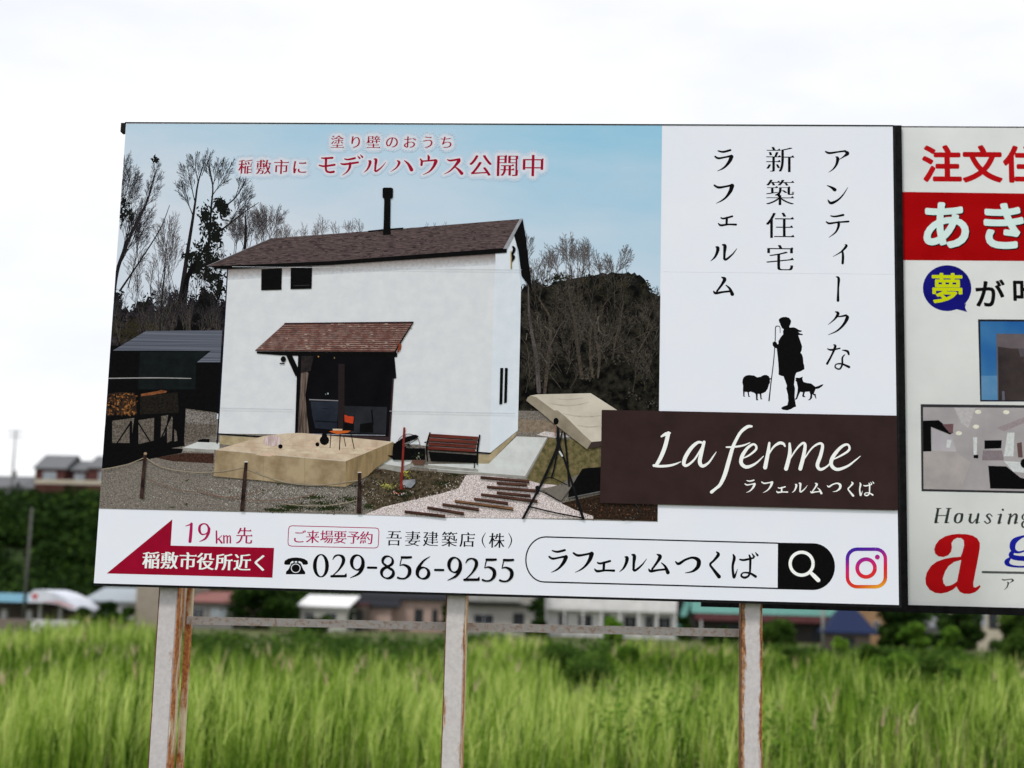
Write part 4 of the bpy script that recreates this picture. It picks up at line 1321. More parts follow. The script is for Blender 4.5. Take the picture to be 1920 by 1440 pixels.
b_ = free(L_PIC)
b_.poly([(1129, 768.8), (1687, 779.8), (1690, 957.2), (1124.6, 943.3)], ink('brown', (52, 38, 38), (46, 33, 33), 6))
banner = b_.build('brown_banner', board)
t = free(L_PIC + 1e-4)
n_st = 0
for st in ([(397, 228, 10), (425, 212, 20), (450, 206, 12)], [(440, 208, 24), (420, 290, 25), (392, 360, 24), (366, 404, 20)], [(350, 408, 16), (390, 412, 16), (440, 409, 15), (480, 400, 12), (518, 384, 4)],
           [(655, 268, 12), (625, 264, 17), (585, 296, 22), (548, 352, 24), (536, 396, 22), (556, 407, 16), (600, 372, 12), (640, 310, 11), (662, 268, 12)], [(662, 262, 18), (645, 330, 23), (635, 385, 24), (652, 411, 20), (688, 392, 13), (718, 352, 9), (737, 324, 4)],
           [(956, 165, 14), (930, 168, 20), (890, 200, 19), (860, 250, 19), (838, 300, 22), (815, 380, 25), (790, 465, 25), (762, 525, 20), (735, 550, 17), (708, 572, 20)], [(800, 294, 9), (850, 292, 12), (905, 283, 11), (946, 266, 5)],
           [(888, 368, 5), (940, 345, 11), (985, 305, 14), (972, 276, 13), (935, 295, 18), (900, 345, 23), (892, 392, 23), (925, 417, 21), (980, 396, 13), (1030, 350, 5)],
           [(1066, 268, 14), (1058, 330, 22), (1040, 420, 25)], [(1042, 380, 6), (1085, 302, 11), (1125, 270, 18), (1152, 272, 17), (1163, 288, 10)],
           [(1192, 272, 14), (1192, 340, 23), (1170, 428, 25)], [(1175, 400, 6), (1228, 315, 10), (1268, 272, 14), (1288, 280, 18), (1278, 350, 23), (1258, 428, 24)], [(1262, 400, 6), (1325, 306, 10), (1374, 272, 14), (1396, 284, 18), (1384, 345, 22), (1364, 405, 22), (1384, 432, 18), (1425, 412, 11), (1455, 376, 5)],
           [(1440, 378, 5), (1500, 352, 11), (1560, 312, 14), (1552, 278, 13), (1512, 293, 18), (1462, 352, 23), (1450, 402, 23), (1486, 432, 20), (1550, 412, 14), (1600, 375, 9), (1630, 350, 4)]):
    if n_st in (0, 2, 4, 6, 7, 9, 12):
        t.mark()
    n_st += 1
    t.stroke(zL(*st), i_white)
t.build('script_logo', board)
t = free(L_PIC + 1e-4)
for ch, x, y in (('ラ', 946, 537), ('フ', 1052, 543), ('ェ', 1145, 557), ('ル', 1255, 547), ('ム', 1355, 548), ('つ', 1465, 544), ('く', 1570, 552), ('ば', 1670, 550)):
    kana(t, ch, *zL((x, y))[0], .56, i_white)
t.build('banner_name', board)

a = free()
a.poly(z5((783, 162), (768, 398), (1699, 419), (1684, 687), (193, 649)), i_crim)
a.build('red_arrow', board)
t = free(1e-4)
for ch, x, y in zip('稲敷市役所近く', (592, 757, 922, 1082, 1247, 1412, 1572), (528, 531, 535, 540, 545, 549, 553)):
    ming(t, ch, *z5((x, y))[0], 33.5, i_pale, thin=-.004, spread=.03)
t.build('arrow_lettering', board)
t = free()
n_st = 0
for st in ([(903, 222, 6), (935, 212, 12), (955, 203, 16)], [(955, 202, 24), (950, 280, 28), (942, 361, 28)],
           [(1115, 250, 24), (1095, 212, 14), (1062, 202, 12), (1032, 222, 22), (1028, 265, 24), (1048, 296, 14), (1085, 292, 11), (1112, 265, 14)], [(1112, 240, 22), (1108, 285, 26), (1080, 335, 18), (1028, 362, 5)],
           [(1180, 268, 14), (1182, 373, 16)], [(1228, 308, 7), (1192, 345, 8)], [(1198, 335, 12), (1228, 373, 17)], [(1246, 308, 12), (1248, 373, 14)], [(1250, 322, 7), (1268, 309, 9), (1277, 320, 12), (1277, 373, 14)], [(1280, 322, 7), (1297, 310, 9), (1305, 322, 12), (1305, 373, 14)]):
    if n_st in (0, 2, 4, 7):
        t.mark()
    n_st += 1
    t.stroke(z5(*st), i_mag)
ming(t, '先', *z5((1431, 308))[0], 33, i_mag, thin=-.01, spread=.02)
t.build('distance_lettering', board)

t = free()
c = z6((112, 183), (735, 200), (762, 226), (758, 322), (732, 350), (105, 336), (80, 308), (84, 210), (112, 183))
q = []
for i in range(8):
    q.append((*c[i], 1.25))
corner = z6((84, 186), (84, 186), (762, 202), (762, 202), (760, 350), (760, 350), (80, 334), (80, 334))
rr = [z6(*p) for p in (((112, 183), (735, 200)), ((735, 200), (755, 206), (762, 228)), ((762, 228), (758, 322)), ((758, 322), (750, 343), (728, 350)), ((728, 350), (108, 336)), ((108, 336), (86, 328), (80, 306)), ((80, 306), (84, 212)), ((84, 212), (92, 190), (112, 183)))]
for p in rr:
    t.stroke([(x, y, 1.4) for x, y in p], i_mag)
for ch, x, y in zip('ご来場要予約', (166, 265, 370, 470, 572, 668), (264, 265, 266, 269, 271, 273)):
    ming(t, ch, *z6((x, y))[0], 26, i_mag, thin=-.010, spread=.024)
t.build('booking_box', board)
t = free()
for ch, x, y in zip('吾妻建築店株', (875, 1015, 1150, 1290, 1425, 1645), (277, 279, 281, 284, 287, 293)):
    ming(t, ch, *z6((x, y))[0], 30.5, i_black, thin=-.012, spread=.024)
for st in ([(1562, 235, 3), (1540, 275, 8), (1540, 310, 8), (1560, 348, 3)], [(1735, 238, 3), (1755, 280, 8), (1752, 315, 8), (1732, 352, 3)]):
    t.stroke(z6(*st), i_black)
t.build('company_name', board)
t = free()
t.poly(z6((50, 468), (56, 446), (80, 430), (110, 423), (140, 421), (172, 424), (202, 431), (226, 447), (231, 468), (220, 475), (194, 475), (182, 456), (168, 449), (112, 448), (100, 457), (94, 475), (62, 476)), i_black)
t.poly(z6((100, 478), (105, 466), (120, 462), (122, 446), (130, 446), (131, 460), (148, 460), (149, 446), (158, 446), (160, 462), (174, 466), (180, 478), (195, 512), (209, 530), (209, 547), (65, 547), (65, 528), (82, 512)), i_black)
x, y = z6((138, 502))[0]
t.stroke([(x + 8.3 * math.cos(i / 16 * 6.283), y + 8 * math.sin(i / 16 * 6.283), 1.3) for i in range(17)], m_white)
t.build('telephone_mark', board)
t = free()


def loop(cx, cy, rx, ry, thin_, thick, rot_=0.0):
    return [(cx + rx * math.cos(2 * math.pi * i / 20), cy + ry * math.sin(2 * math.pi * i / 20), thin_ + (thick - thin_) * abs(math.cos(2 * math.pi * i / 20 + rot_)) ** 1.4) for i in range(21)]


D = {
    '0': [loop(327, 483, 46, 83, 9, 28)],
    '2': [[(416, 437, 5), (432, 412, 14), (462, 403, 12), (492, 420, 24), (494, 458, 25), (462, 512, 13), (410, 562, 7)], [(406, 562, 18), (460, 561, 19), (512, 561, 19)], [(512, 556, 20), (517, 540, 4)]],
    '9': [loop(600, 459, 43, 55, 10, 27, -.3), [(641, 445, 22), (640, 492, 27), (610, 542, 19), (547, 574, 4)]],
    '8': [loop(828, 448, 38, 36, 9, 22, -.5), loop(826, 536, 45, 41, 10, 25, -.5), [(800, 470, 16), (826, 490, 18), (856, 512, 18)]],
    '5': [[(934, 420, 19), (970, 421, 19), (1003, 419, 17)], [(934, 420, 8), (926, 450, 8), (919, 482, 6)], [(919, 482, 5), (950, 476, 14), (988, 500, 26), (990, 542, 26), (964, 574, 15), (930, 580, 13), (904, 572, 16)]],
    '6': [[(1145, 414, 4), (1095, 448, 15), (1055, 505, 24), (1047, 545, 20)], loop(1093, 538, 43, 42, 10, 26, -.3)],
    '-': [[(680, 497, 17), (742, 498, 17)]],
}
for ch, dx, dy in (('0', 0, 0), ('2', 0, 0), ('9', 0, 0), ('-', 0, 0), ('8', 0, 0), ('5', 0, 0), ('6', 0, 0), ('-', 503, 17), ('9', 730, 18), ('2', 997, 26), ('5', 636, 17), ('5', 766, 20)):
    t.mark()
    for st in D[ch]:
        t.stroke(z6(*[(p[0] + dx, p[1] + dy, p[2]) for p in st]), i_black)
t.build('phone_number', board, 'digit')

t = free()
arcl = [(1023.75 + 0, 1006.7)]
n = 14
left = [(1021 - 36.2 * math.sin(i / n * math.pi) + (2.5 - 2.5 * i / n), 1006.7 + (1091.2 - 1006.7) * (1 - math.cos(i / n * math.pi)) / 2) for i in range(n + 1)]
t.stroke([(x, y, 2.4) for x, y in left], i_black)
t.stroke([(1023.5, 1006.7, 2.4), (1240, 1012.5, 2.4), (1459, 1018.4, 2.4)], i_black, smooth=False)
t.stroke([(1021, 1091.2, 2.6), (1240, 1097, 2.6), (1459, 1103.3, 2.6)], i_black, smooth=False)
right = [(1524.5 + 41 * math.sin(i / 18 * math.pi), 1018.6 + (1106.2 - 1018.6) * (1 - math.cos(i / 18 * math.pi)) / 2) for i in range(19)]
t.poly([(1458.6, 1017.6)] + right + [(1458, 1104.6)], i_black)
x, y = zL((1268, 1016))[0]
t.stroke([(x + 21.5 * math.cos(i / 24 * 6.2832), y + 21.5 * math.sin(i / 24 * 6.2832), 6) for i in range(25)], i_white, round_=False)
t.stroke(zL((1322, 1070, 20), (1345, 1092, 26), (1371, 1118, 26)), i_white, smooth=False)
t.build('search_box', board)
t = free()
for ch, x, y in (('ラ', 342, 369), ('フ', 530, 380), ('ェ', 693, 406), ('ル', 908, 386), ('ム', 1098, 385), ('つ', 1312, 399), ('く', 1520, 392), ('ば', 1748, 396)):
    kana(t, ch, *z7((x, y))[0], 1.0, i_black)
t.build('search_text', board)


def camera_ink():
    """printed colour wheel of the round-cornered camera mark: violet above, red to the right, orange below"""
    m = bpy.data.materials.new('print_camera_mark')
    m.use_nodes = True
    n = m.node_tree
    b = n.nodes['Principled BSDF']
    b.inputs['Roughness'].default_value = .5
    b.inputs['Specular IOR Level'].default_value = .2
    tcn = n.nodes.new('ShaderNodeTexCoord')
    d = n.nodes.new('ShaderNodeVectorMath')
    d.operation = 'DOT_PRODUCT'
    d.inputs[1].default_value = (.35, 0, -1)
    n.links.new(tcn.outputs['Object'], d.inputs[0])
    cx, cz = sheet0.plane(*zL((1668, 1043))[0])
    k = sheet0.mpp(1624, 1065)
    mid = .35 * (cx - 2) - cz
    mr = n.nodes.new('ShaderNodeMapRange')
    mr.inputs[1].default_value = mid - 46 * k
    mr.inputs[2].default_value = mid + 46 * k
    n.links.new(d.outputs['Value'], mr.inputs[0])
    r = n.nodes.new('ShaderNodeValToRGB')
    cs = ((0, (40, 20, 150)), (.2, (96, 16, 150)), (.42, (190, 20, 110)), (.62, (206, 24, 44)), (.82, (206, 60, 20)), (1, (222, 160, 30)))
    while len(r.color_ramp.elements) < len(cs):
        r.color_ramp.elements.new(.5)
    for e, (p, c) in zip(r.color_ramp.elements, cs):
        e.position = p
        e.color = (*P(*c), 1)
    n.links.new(mr.outputs[0], r.inputs[0])
    n.links.new(r.outputs[0], b.inputs['Base Color'])
    return m


t = free()
cm = camera_ink()
pts = []
for (cx, cy), a0 in (((1728, 985), -90), ((1728, 1100), 0), ((1612, 1100), 90), ((1612, 985), 180)):
    for i in range(7):
        a_ = math.radians(a0 + i * 15)
        pts.append((cx + 60 * math.cos(a_), cy + 59 * math.sin(a_), 22))
t.stroke(zL(*(pts + pts[:1])), cm, smooth=False, round_=False)
x, y = zL((1668, 1043))[0]
t.stroke([(x + 16.6 * math.cos(i / 24 * 6.2832), y + 16.6 * math.sin(i / 24 * 6.2832), 7.2) for i in range(25)], cm, round_=False)
t.ellipse(zL((1738, 975))[0], 4.6, 4.6, cm, 16)
t.build('camera_mark', board)

# ---------------- steelwork behind and under the board
m_post = rustmat('post_paint', (0.60, 0.56, 0.60), (0.45, 0.24, 0.10), (0.22, 0.09, 0.05), 0.39)
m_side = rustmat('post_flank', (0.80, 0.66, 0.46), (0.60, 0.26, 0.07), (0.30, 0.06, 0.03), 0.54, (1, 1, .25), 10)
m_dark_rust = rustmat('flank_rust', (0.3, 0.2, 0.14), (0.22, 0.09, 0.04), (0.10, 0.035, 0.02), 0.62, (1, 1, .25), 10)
m_rail = rustmat('rail_paint', (0.52, 0.47, 0.46), (0.44, 0.33, 0.28), (0.34, 0.22, 0.17), 0.46, (.8, 1, 1), 45)


def post_x(px, py, y):
    return at(px, py, y).x - ROOT.x


for i, (pxa, pxb, ry) in enumerate(((299, 333, 1108), (838, 873, 1122), (1391, 1428, 1145))):
    y0 = 0.052
    xa, xb = post_x(pxa, ry, y0), post_x(pxb, ry, y0)
    m = MB()
    top = SB + SH - 0.06
    hw = (xb - xa) / 2
    mm = rustmat('post_steel', ((.60, .565, .58), (.62, .585, .59), (.61, .575, .585))[i], (.46, .25, .11), ((.26, .11, .06), (.24, .10, .05), (.15, .06, .03))[i], (.385, .385, .44)[i], (1, 1, .3), 14, (xa + hw, hw, (.06, .07, .17)[i]))
    m.box(xa, xb, y0, y0 + 0.11, -0.1, top, mm, bev=.006)
    p_ = m.build('post', board)
    m = MB()
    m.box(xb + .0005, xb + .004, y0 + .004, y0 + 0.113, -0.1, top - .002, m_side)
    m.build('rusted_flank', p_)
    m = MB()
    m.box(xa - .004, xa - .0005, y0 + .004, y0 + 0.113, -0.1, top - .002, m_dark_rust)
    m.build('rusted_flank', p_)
    if i == 0:
        m = MB()
        x0, x1 = post_x(349, 1120, .2), post_x(360, 1120, .2)
        m.box(x0, x1, 0.20, 0.24, -0.1, top - .01, m_side, bev=.004)
        m.build('brace_post', board)
m = MB()
pa, pb = at(352, 1163, 0.175), at(1395, 1187, 0.175)
za, zb = pa.z, pb.z
hh = 0.020
m.add([(pa.x - 2, .155, za - hh), (pb.x - 2, .155, zb - hh), (pb.x - 2, .155, zb + hh), (pa.x - 2, .155, za + hh),
       (pa.x - 2, .19, za - hh), (pb.x - 2, .19, zb - hh), (pb.x - 2, .19, zb + hh), (pa.x - 2, .19, za + hh)],
      [(0, 1, 2, 3), (7, 6, 5, 4), (3, 2, 6, 7), (1, 0, 4, 5), (0, 3, 7, 4), (2, 1, 5, 6)], m_rail)
m.build('cross_rail', board)
for z in (SB + .25, SB + 1.2, SB + 2.1):
    m = MB()
    m.box(-1.96, 1.96, 0.0055, 0.05, z, z + .05, m_rail)
    m.build('back_rail', board)

# ------------------------------------------------------------------ second billboard, set back to the right
Y2 = 1.2
pTL, pBL = at(1681, 237, Y2), at(1694, 1143, Y2)
R2 = Vector((pBL.x + 1.6, Y2, 0))
board2 = empty('billboard', R2, 'pale billboard in a black frame with a red band and big red letter', 'billboard')
fx = (at(1681.5, 237, Y2).x + at(1692.5, 1136, Y2).x) / 2 - R2.x       # middle of the frame's upright
zt, zb2 = at(1800, 238, Y2).z, at(1800, 1143.5, Y2).z
fw, bw2 = 0.026, 3.3
m_frame = mat('frame_black', (0.012, 0.012, 0.013), (0.006, 0.006, 0.007), scale=25, rough=.7, spec=.03)
m_panel2 = mat('pale_vinyl', P(214, 216, 216), P(198, 201, 201), scale=1.3, detail=5, rough=.45, spec=.25)
m = MB()
m.box(fx + fw, fx + bw2, 0.0, 0.006, zb2 + .02, zt - .004, m_panel2)
m.build('panel', board2)
m = MB()
m.box(fx - fw, fx + fw - .0005, -.02, .04, zb2 + .0205, zt + .002, m_frame)
m.box(at(1315, 1134, Y2).x - R2.x, fx + bw2 + .05, -.02, .05, zb2 - .022, zb2 + .0195, m_frame)
m.box(fx + fw, fx + bw2 + .05, .007, .04, zt - .003, zt + .006, m_edge)
m.box(fx + bw2 + .0005, fx + bw2 + .05, -.02, .04, zb2 + .0205, zt + .002, m_frame)
m.build('frame', board2)
for x in (fx + 1.75, fx + 3.1):
    m = MB()
    m.box(x, x + .1, .052, .15, -.1, zt - .1, m_post, bev=.006)
    m.build('post', board2)


def s2(level=0.0):
    Sheet.level = level
    q = Sheet(Y2, R2, R2.x + fx + fw + .001, R2.x + fx + bw2 - .01)
    return q


z8, z9, z10 = zoom(1660, 220, 3.6), zoom(1660, 580, 4.5), zoom(1660, 860, 4.5)
i_red = ink('red2', (158, 6, 10), (146, 2, 6), 4)
i_red3 = ink('red_text', (172, 14, 20), (160, 10, 16), 6)
t = s2()
for ch, x, y in (('注', 381, 312), ('文', 655, 314), ('住', 928, 315)):
    bold(t, ch, *z8((x, y))[0], 76, i_red3, .030)
t.build('red_headline', board2)
t = s2()
x1 = R2.x + fx + bw2
t.poly(z8((100, 503), (936, 514)) + [(at(2900, 380, Y2).x * 0 + 2000, 366.5)] + [(2000, 493)] + z8((936, 970), (100, 964)), i_red)
pr = t.put
(xa, za_), (xb, zb_) = t.plane(*z8((936, 514))[0]), t.plane(*z8((936, 970))[0])
t.put([(xa, za_), (x1 - .01, za_), (x1 - .01, zb_), (xb, zb_)], i_red)
t.build('red_band', board2)
t = s2(1e-4)
i_mint = ink('mint', (204, 224, 222), (196, 216, 214), 8)
for ch, x, y in (('あ', 410, 728), ('き', 800, 733)):
    bold(t, ch, *z8((x, y))[0], 100, i_black, .034, dx=.005, dy=-.006)
    bold(t, ch, *z8((x, y))[0], 100, i_mint, .030)
t.build('band_lettering', board2)
t = s2()
i_navy = ink('navy', (22, 22, 118), (16, 16, 104), 6)
t.ellipse(z8((417, 1153))[0], 45.5, 43, i_navy, 36)
t.poly(z8((480, 1295), (520, 1305), (552, 1314), (538, 1285), (545, 1255)), i_navy)
bold(t, '夢', *z8((418, 1153))[0], 62, ink('lime', (196, 206, 14), (186, 196, 8)), .02)
t.build('blue_bubble', board2)
t = s2()
bold(t, 'が', *z8((708, 1186))[0], 58, i_black, .022)
bold(t, '叶', *z8((960, 1180))[0], 58, i_black, .022)
t.build('slogan_lettering', board2)
# two framed pictures
t = s2()
t.poly(z9((782, 84), (1800, 90), (1800, 780), (800, 778)), ink('photo_rim', (36, 36, 46)))
t.poly(z9((800, 102), (1800, 108), (1800, 768), (812, 764)), ink('photo_blue', (56, 110, 160), (16, 76, 146), 3, detail=2))
t.poly(z9((808, 560), (1000, 560), (1000, 766), (812, 764)), ink('photo_blue_low', (104, 142, 178), (78, 126, 168), 5))
t.poly(z9((935, 205), (1800, 215), (1800, 768), (948, 766)), ink('facade', (100, 92, 96), (86, 78, 82), 6))
t.poly(z9((950, 315), (1060, 330), (1800, 340), (1800, 770), (955, 767)), ink('facade_dark', (64, 56, 56), (44, 38, 40), 5))
t.poly(z9((1120, 330), (1800, 345), (1800, 420), (1140, 400)), ink('facade_pane', (84, 78, 84), (66, 62, 70), 6))
t.poly(z9((985, 690), (1005, 690), (1008, 767), (985, 767)), ink('facade_light', (96, 96, 110)))
t.build('house_photo', board2)
t = s2()
t.poly(z9((298, 800), (1800, 815), (1800, 1565), (305, 1535)), ink('photo_rim2', (52, 52, 56)))
k_room = ink('room', (164, 159, 162), (150, 145, 149), 5, detail=8)
t.poly(z9((318, 826), (1800, 836), (1800, 1548), (322, 1516)), k_room)
t.poly(z9((580, 830), (760, 832), (700, 1000), (640, 960)), ink('room_pale', (184, 180, 184)))
t.poly(z9((320, 1215), (560, 1180), (720, 1290), (640, 1516), (322, 1516)), ink('room_floor', (170, 163, 163), (154, 148, 150), 8))
t.poly(z9((940, 1000), (1170, 910), (1800, 860), (1800, 980), (1170, 960), (1000, 1030)), ink('beam', (150, 138, 143)))
t.poly(z9((318, 940), (450, 935), (575, 1040), (545, 1056), (385, 992), (388, 1198), (320, 1200)), k_black)
t.poly(z9((480, 970), (575, 965), (570, 1045), (540, 1040)), ink('shelf', (112, 84, 90)))
t.poly(z9((395, 1005), (560, 1070), (600, 1200), (395, 1195)), ink('room_wall', (176, 172, 178), (164, 160, 168), 6))
for a_ in (((740, 1080), (775, 1080), (772, 1230), (745, 1230)), ((1030, 1040), (1090, 1040), (1080, 1240), (1000, 1240)), ((520, 1100), (560, 1100), (545, 1170), (515, 1165)), ((1000, 1280), (1180, 1290), (1180, 1380), (1080, 1370))):
    t.poly(z9(*a_), ink('room_white', (204, 208, 210)))
t.poly(z9((836, 1106), (982, 1104), (978, 1172), (836, 1178)), k_black)
t.poly(z9((825, 1190), (985, 1190), (1000, 1275), (815, 1275)), ink('tv_bench', (132, 122, 128)))
t.poly(z9((745, 1228), (785, 1228), (783, 1258), (745, 1255)), k_black)
t.poly(z9((868, 1320), (1020, 1325), (1140, 1420), (1180, 1430), (1300, 1440), (1300, 1520), (885, 1512)), k_black)
t.ellipse(z9((1175, 1300))[0], 8, 9, k_black, 14)
for p in ((783, 865), (1020, 868), (765, 990), (620, 1045)):
    t.ellipse(z9(p)[0], 6, 4, ink('room_lamp', (222, 222, 206)), 12)
t.poly(z9((1110, 1130), (1150, 1120), (1160, 1250), (1120, 1250)), ink('plant', (96, 76, 76)))
t.build('room_photo', board2)
# Housin(g), letters and rule
t = s2()
i_grey = ink('grey_text', (52, 58, 56), (44, 50, 48))
n_st = 0
for st in ([(445, 425, 20), (425, 535, 24)], [(535, 425, 20), (512, 535, 24)], [(432, 480, 8), (528, 480, 8)], [(430, 420, 7), (470, 420, 7)], [(415, 540, 7), (448, 540, 7)], [(515, 420, 7), (556, 420, 7)], [(500, 540, 7), (535, 540, 7)],
           [(648, 470, 22), (640, 520, 20), (612, 542, 9), (588, 525, 20), (596, 480, 20), (624, 462, 9), (648, 475, 20)],
           [(722, 470, 18), (712, 525, 22), (735, 542, 10), (765, 510, 8)], [(785, 468, 20), (770, 540, 22)], [(705, 470, 6), (730, 470, 6)], [(770, 543, 6), (795, 536, 5)],
           [(900, 485, 10), (878, 466, 9), (856, 482, 16), (875, 506, 18), (885, 530, 14), (860, 546, 9), (838, 530, 12)],
           [(975, 472, 20), (958, 542, 22)], [(990, 430, 18), (992, 432, 18)], [(950, 472, 6), (982, 470, 6)], [(948, 545, 6), (978, 540, 6)],
           [(1058, 470, 18), (1040, 545, 22)], [(1056, 500, 7), (1090, 468, 11), (1108, 480, 20), (1095, 542, 22)], [(1040, 470, 6), (1060, 470, 6)], [(1092, 545, 7), (1118, 540, 5)],
           [(1200, 478, 16), (1175, 464, 8), (1156, 490, 16), (1165, 512, 9), (1195, 505, 9)], [(1180, 520, 8), (1155, 545, 16), (1160, 575, 14), (1200, 580, 12)]):
    if n_st in (0, 7, 8, 12, 13, 17, 21):
        t.mark()
    n_st += 1
    t.stroke(z10(*st), i_grey)
t.build('housing_lettering', board2)
t = s2()
t.poly(z10((420, 800), (412, 765), (425, 725), (455, 685), (505, 655), (560, 640), (620, 634), (680, 637), (735, 648), (775, 672), (797, 710), (797, 750), (790, 800), (775, 880), (755, 980), (742, 1050), (745, 1082), (760, 1088), (780, 1078), (795, 1066), (803, 1078), (785, 1105), (755, 1128), (715, 1140), (665, 1140), (630, 1125), (612, 1100), (600, 1078), (570, 1105), (520, 1128), (470, 1138), (420, 1132), (372, 1105), (342, 1060), (338, 1010), (350, 960), (385, 905), (435, 868), (500, 845), (570, 832), (635, 828), (650, 790), (665, 730), (662, 690), (640, 670), (605, 668), (575, 685), (558, 712), (562, 750), (555, 785), (530, 815), (490, 830), (448, 825)), i_red3)
t.poly(z10((640, 855), (580, 872), (535, 905), (505, 950), (485, 1010), (490, 1050), (510, 1074), (540, 1072), (575, 1058), (605, 1035), (620, 960)), m_panel2)
t.build('red_initial', board2)
t = s2()
i_blue = ink('royal', (26, 32, 150), (20, 26, 138), 6)
for st in ([(1210, 650, 10), (1150, 660, 22), (1085, 700, 48), (1075, 760, 46), (1120, 790, 20), (1200, 770, 12)], [(1080, 780, 30), (1060, 815, 40), (1110, 838, 42), (1250, 845, 44)], [(1050, 840, 20), (1025, 875, 44), (1060, 903, 22), (1150, 912, 16), (1260, 905, 20)]):
    t.stroke(z10(*st), i_blue)
t.build('blue_initial', board2)
t = s2()
t.stroke(z10((822, 957, 20), (1300, 966, 20)), ink('rule', (84, 88, 88)), smooth=False)
kana(t, 'ア', *z10((1032, 1062))[0], .55, i_grey)
t.build('caption_rule', board2)

# ------------------------------------------------------------------ ground, hill
m_ground = mat('field_soil', (0.10, 0.13, 0.04), (0.07, 0.065, 0.035), scale=.35, detail=8, rough=.95, spec=.1, bump=.3)
m_road = mat('lane_concrete', (0.42, 0.41, 0.40), (0.32, 0.31, 0.30), scale=.8, detail=6, rough=.9, spec=.2)
m_hill = mat('hill_soil', (0.035, 0.055, 0.02), (0.02, 0.03, 0.012), scale=.2, detail=6, rough=1, spec=.1)
me = bpy.data.meshes.new('ground')
me.from_pydata([(-1500, -300, 0), (1500, -300, 0), (1500, 2500, 0), (-1500, 2500, 0)], [], [(0, 1, 2, 3)])
me.materials.append(m_ground)
tag(link('ground', me), kind='structure')


def hill_h(x, y):
    """wooded bluff at the left, falling away behind the billboard"""
    f = 1 / (1 + np.exp(-(y - 164) / 5.5))
    k = 1 / (1 + np.exp((x - 6) / 9.0))
    return (15.4 + 1.1 * np.sin(x * .09) + .5 * np.sin(x * .31 + 1)) * f * k - .3


gx, gy = np.meshgrid(np.linspace(-160, 60, 56), np.linspace(140, 300, 41))
gz = hill_h(gx, gy)
V = np.stack([gx, gy, gz], -1).reshape(-1, 3)
idx = np.arange(gx.size).reshape(gx.shape)
Q = np.stack([idx[:-1, :-1], idx[:-1, 1:], idx[1:, 1:], idx[1:, :-1]], -1).reshape(-1, 4)
tag(np_mesh('hill', V, Q, [m_hill], smooth=True), kind='structure')
me = bpy.data.meshes.new('lane')
a0, a1 = at(24, 1205, 74), at(30, 1178, 104)
me.from_pydata([(-80, 74, .02), (a0.x, 74, .02), (a1.x, 104, .02), (-80, 104, .02)], [], [(0, 1, 2, 3)])
me.materials.append(m_road)
tag(link('lane', me), kind='structure')


# ------------------------------------------------------------------ foliage
def leaf_quads(C, size, tone, flat=.6):
    """one bent-looking quad per leaf at the centres C, all ways up"""
    n = len(C)
    d = NPR.normal(size=(n, 3))
    d[:, 2] *= flat
    d /= np.linalg.norm(d, axis=1, keepdims=True)
    e = np.cross(d, NPR.normal(size=(n, 3)))
    e /= np.linalg.norm(e, axis=1, keepdims=True)
    s = (size * NPR.uniform(.6, 1.4, n))[:, None]
    V = np.stack([C - d * s, C + e * s * .45, C + d * s, C - e * s * .45], 1).reshape(-1, 3)
    Q = np.arange(4 * n).reshape(n, 4)
    return V, Q, np.repeat(tone, 4)


def blob_points(c, r, n, hollow=.3):
    d = NPR.normal(size=(n, 3))
    d /= np.linalg.norm(d, axis=1, keepdims=True)
    rad = hollow + (1.12 - hollow) * NPR.random(n) ** .7
    return np.asarray(c) + d * rad[:, None] * np.asarray(r)


def crown_mesh(name, blobs, n_each, size, m, parent=None, tone_spread=.16):
    Vs, Qs, Ts, k = [], [], [], 0
    for (c, r) in blobs:
        pts = blob_points(c, r, n_each)
        base_t = NPR.uniform(.3, .7)
        t = np.clip(base_t + NPR.normal(0, tone_spread, n_each), 0, 1)
        V, Q, T = leaf_quads(pts, size, t)
        Vs.append(V)
        Qs.append(Q + k)
        Ts.append(T)
        k += len(V)
    return np_mesh(name, np.concatenate(Vs), np.concatenate(Qs), [m], attrs={'tone': np.concatenate(Ts)}, parent=parent)


L_dark = leafmat('leaf_dark', [(0, (.005, .013, .003)), (.5, (.017, .042, .007)), (1, (.055, .105, .014))], trans=.15)
L_mid = leafmat('leaf_mid', [(0, (.018, .042, .008)), (.5, (.05, .105, .016)), (1, (.12, .20, .03))])
L_weed = leafmat('leaf_weed', [(0, (.03, .07, .008)), (.5, (.09, .19, .02)), (1, (.22, .36, .05))])
L_bright = leafmat('leaf_bright', [(0, (.06, .13, .014)), (.5, (.13, .27, .025)), (1, (.26, .40, .05))])
m_bark = mat('bark', (.09, .07, .05), (.05, .04, .03), scale=8, rough=.95, spec=.1)


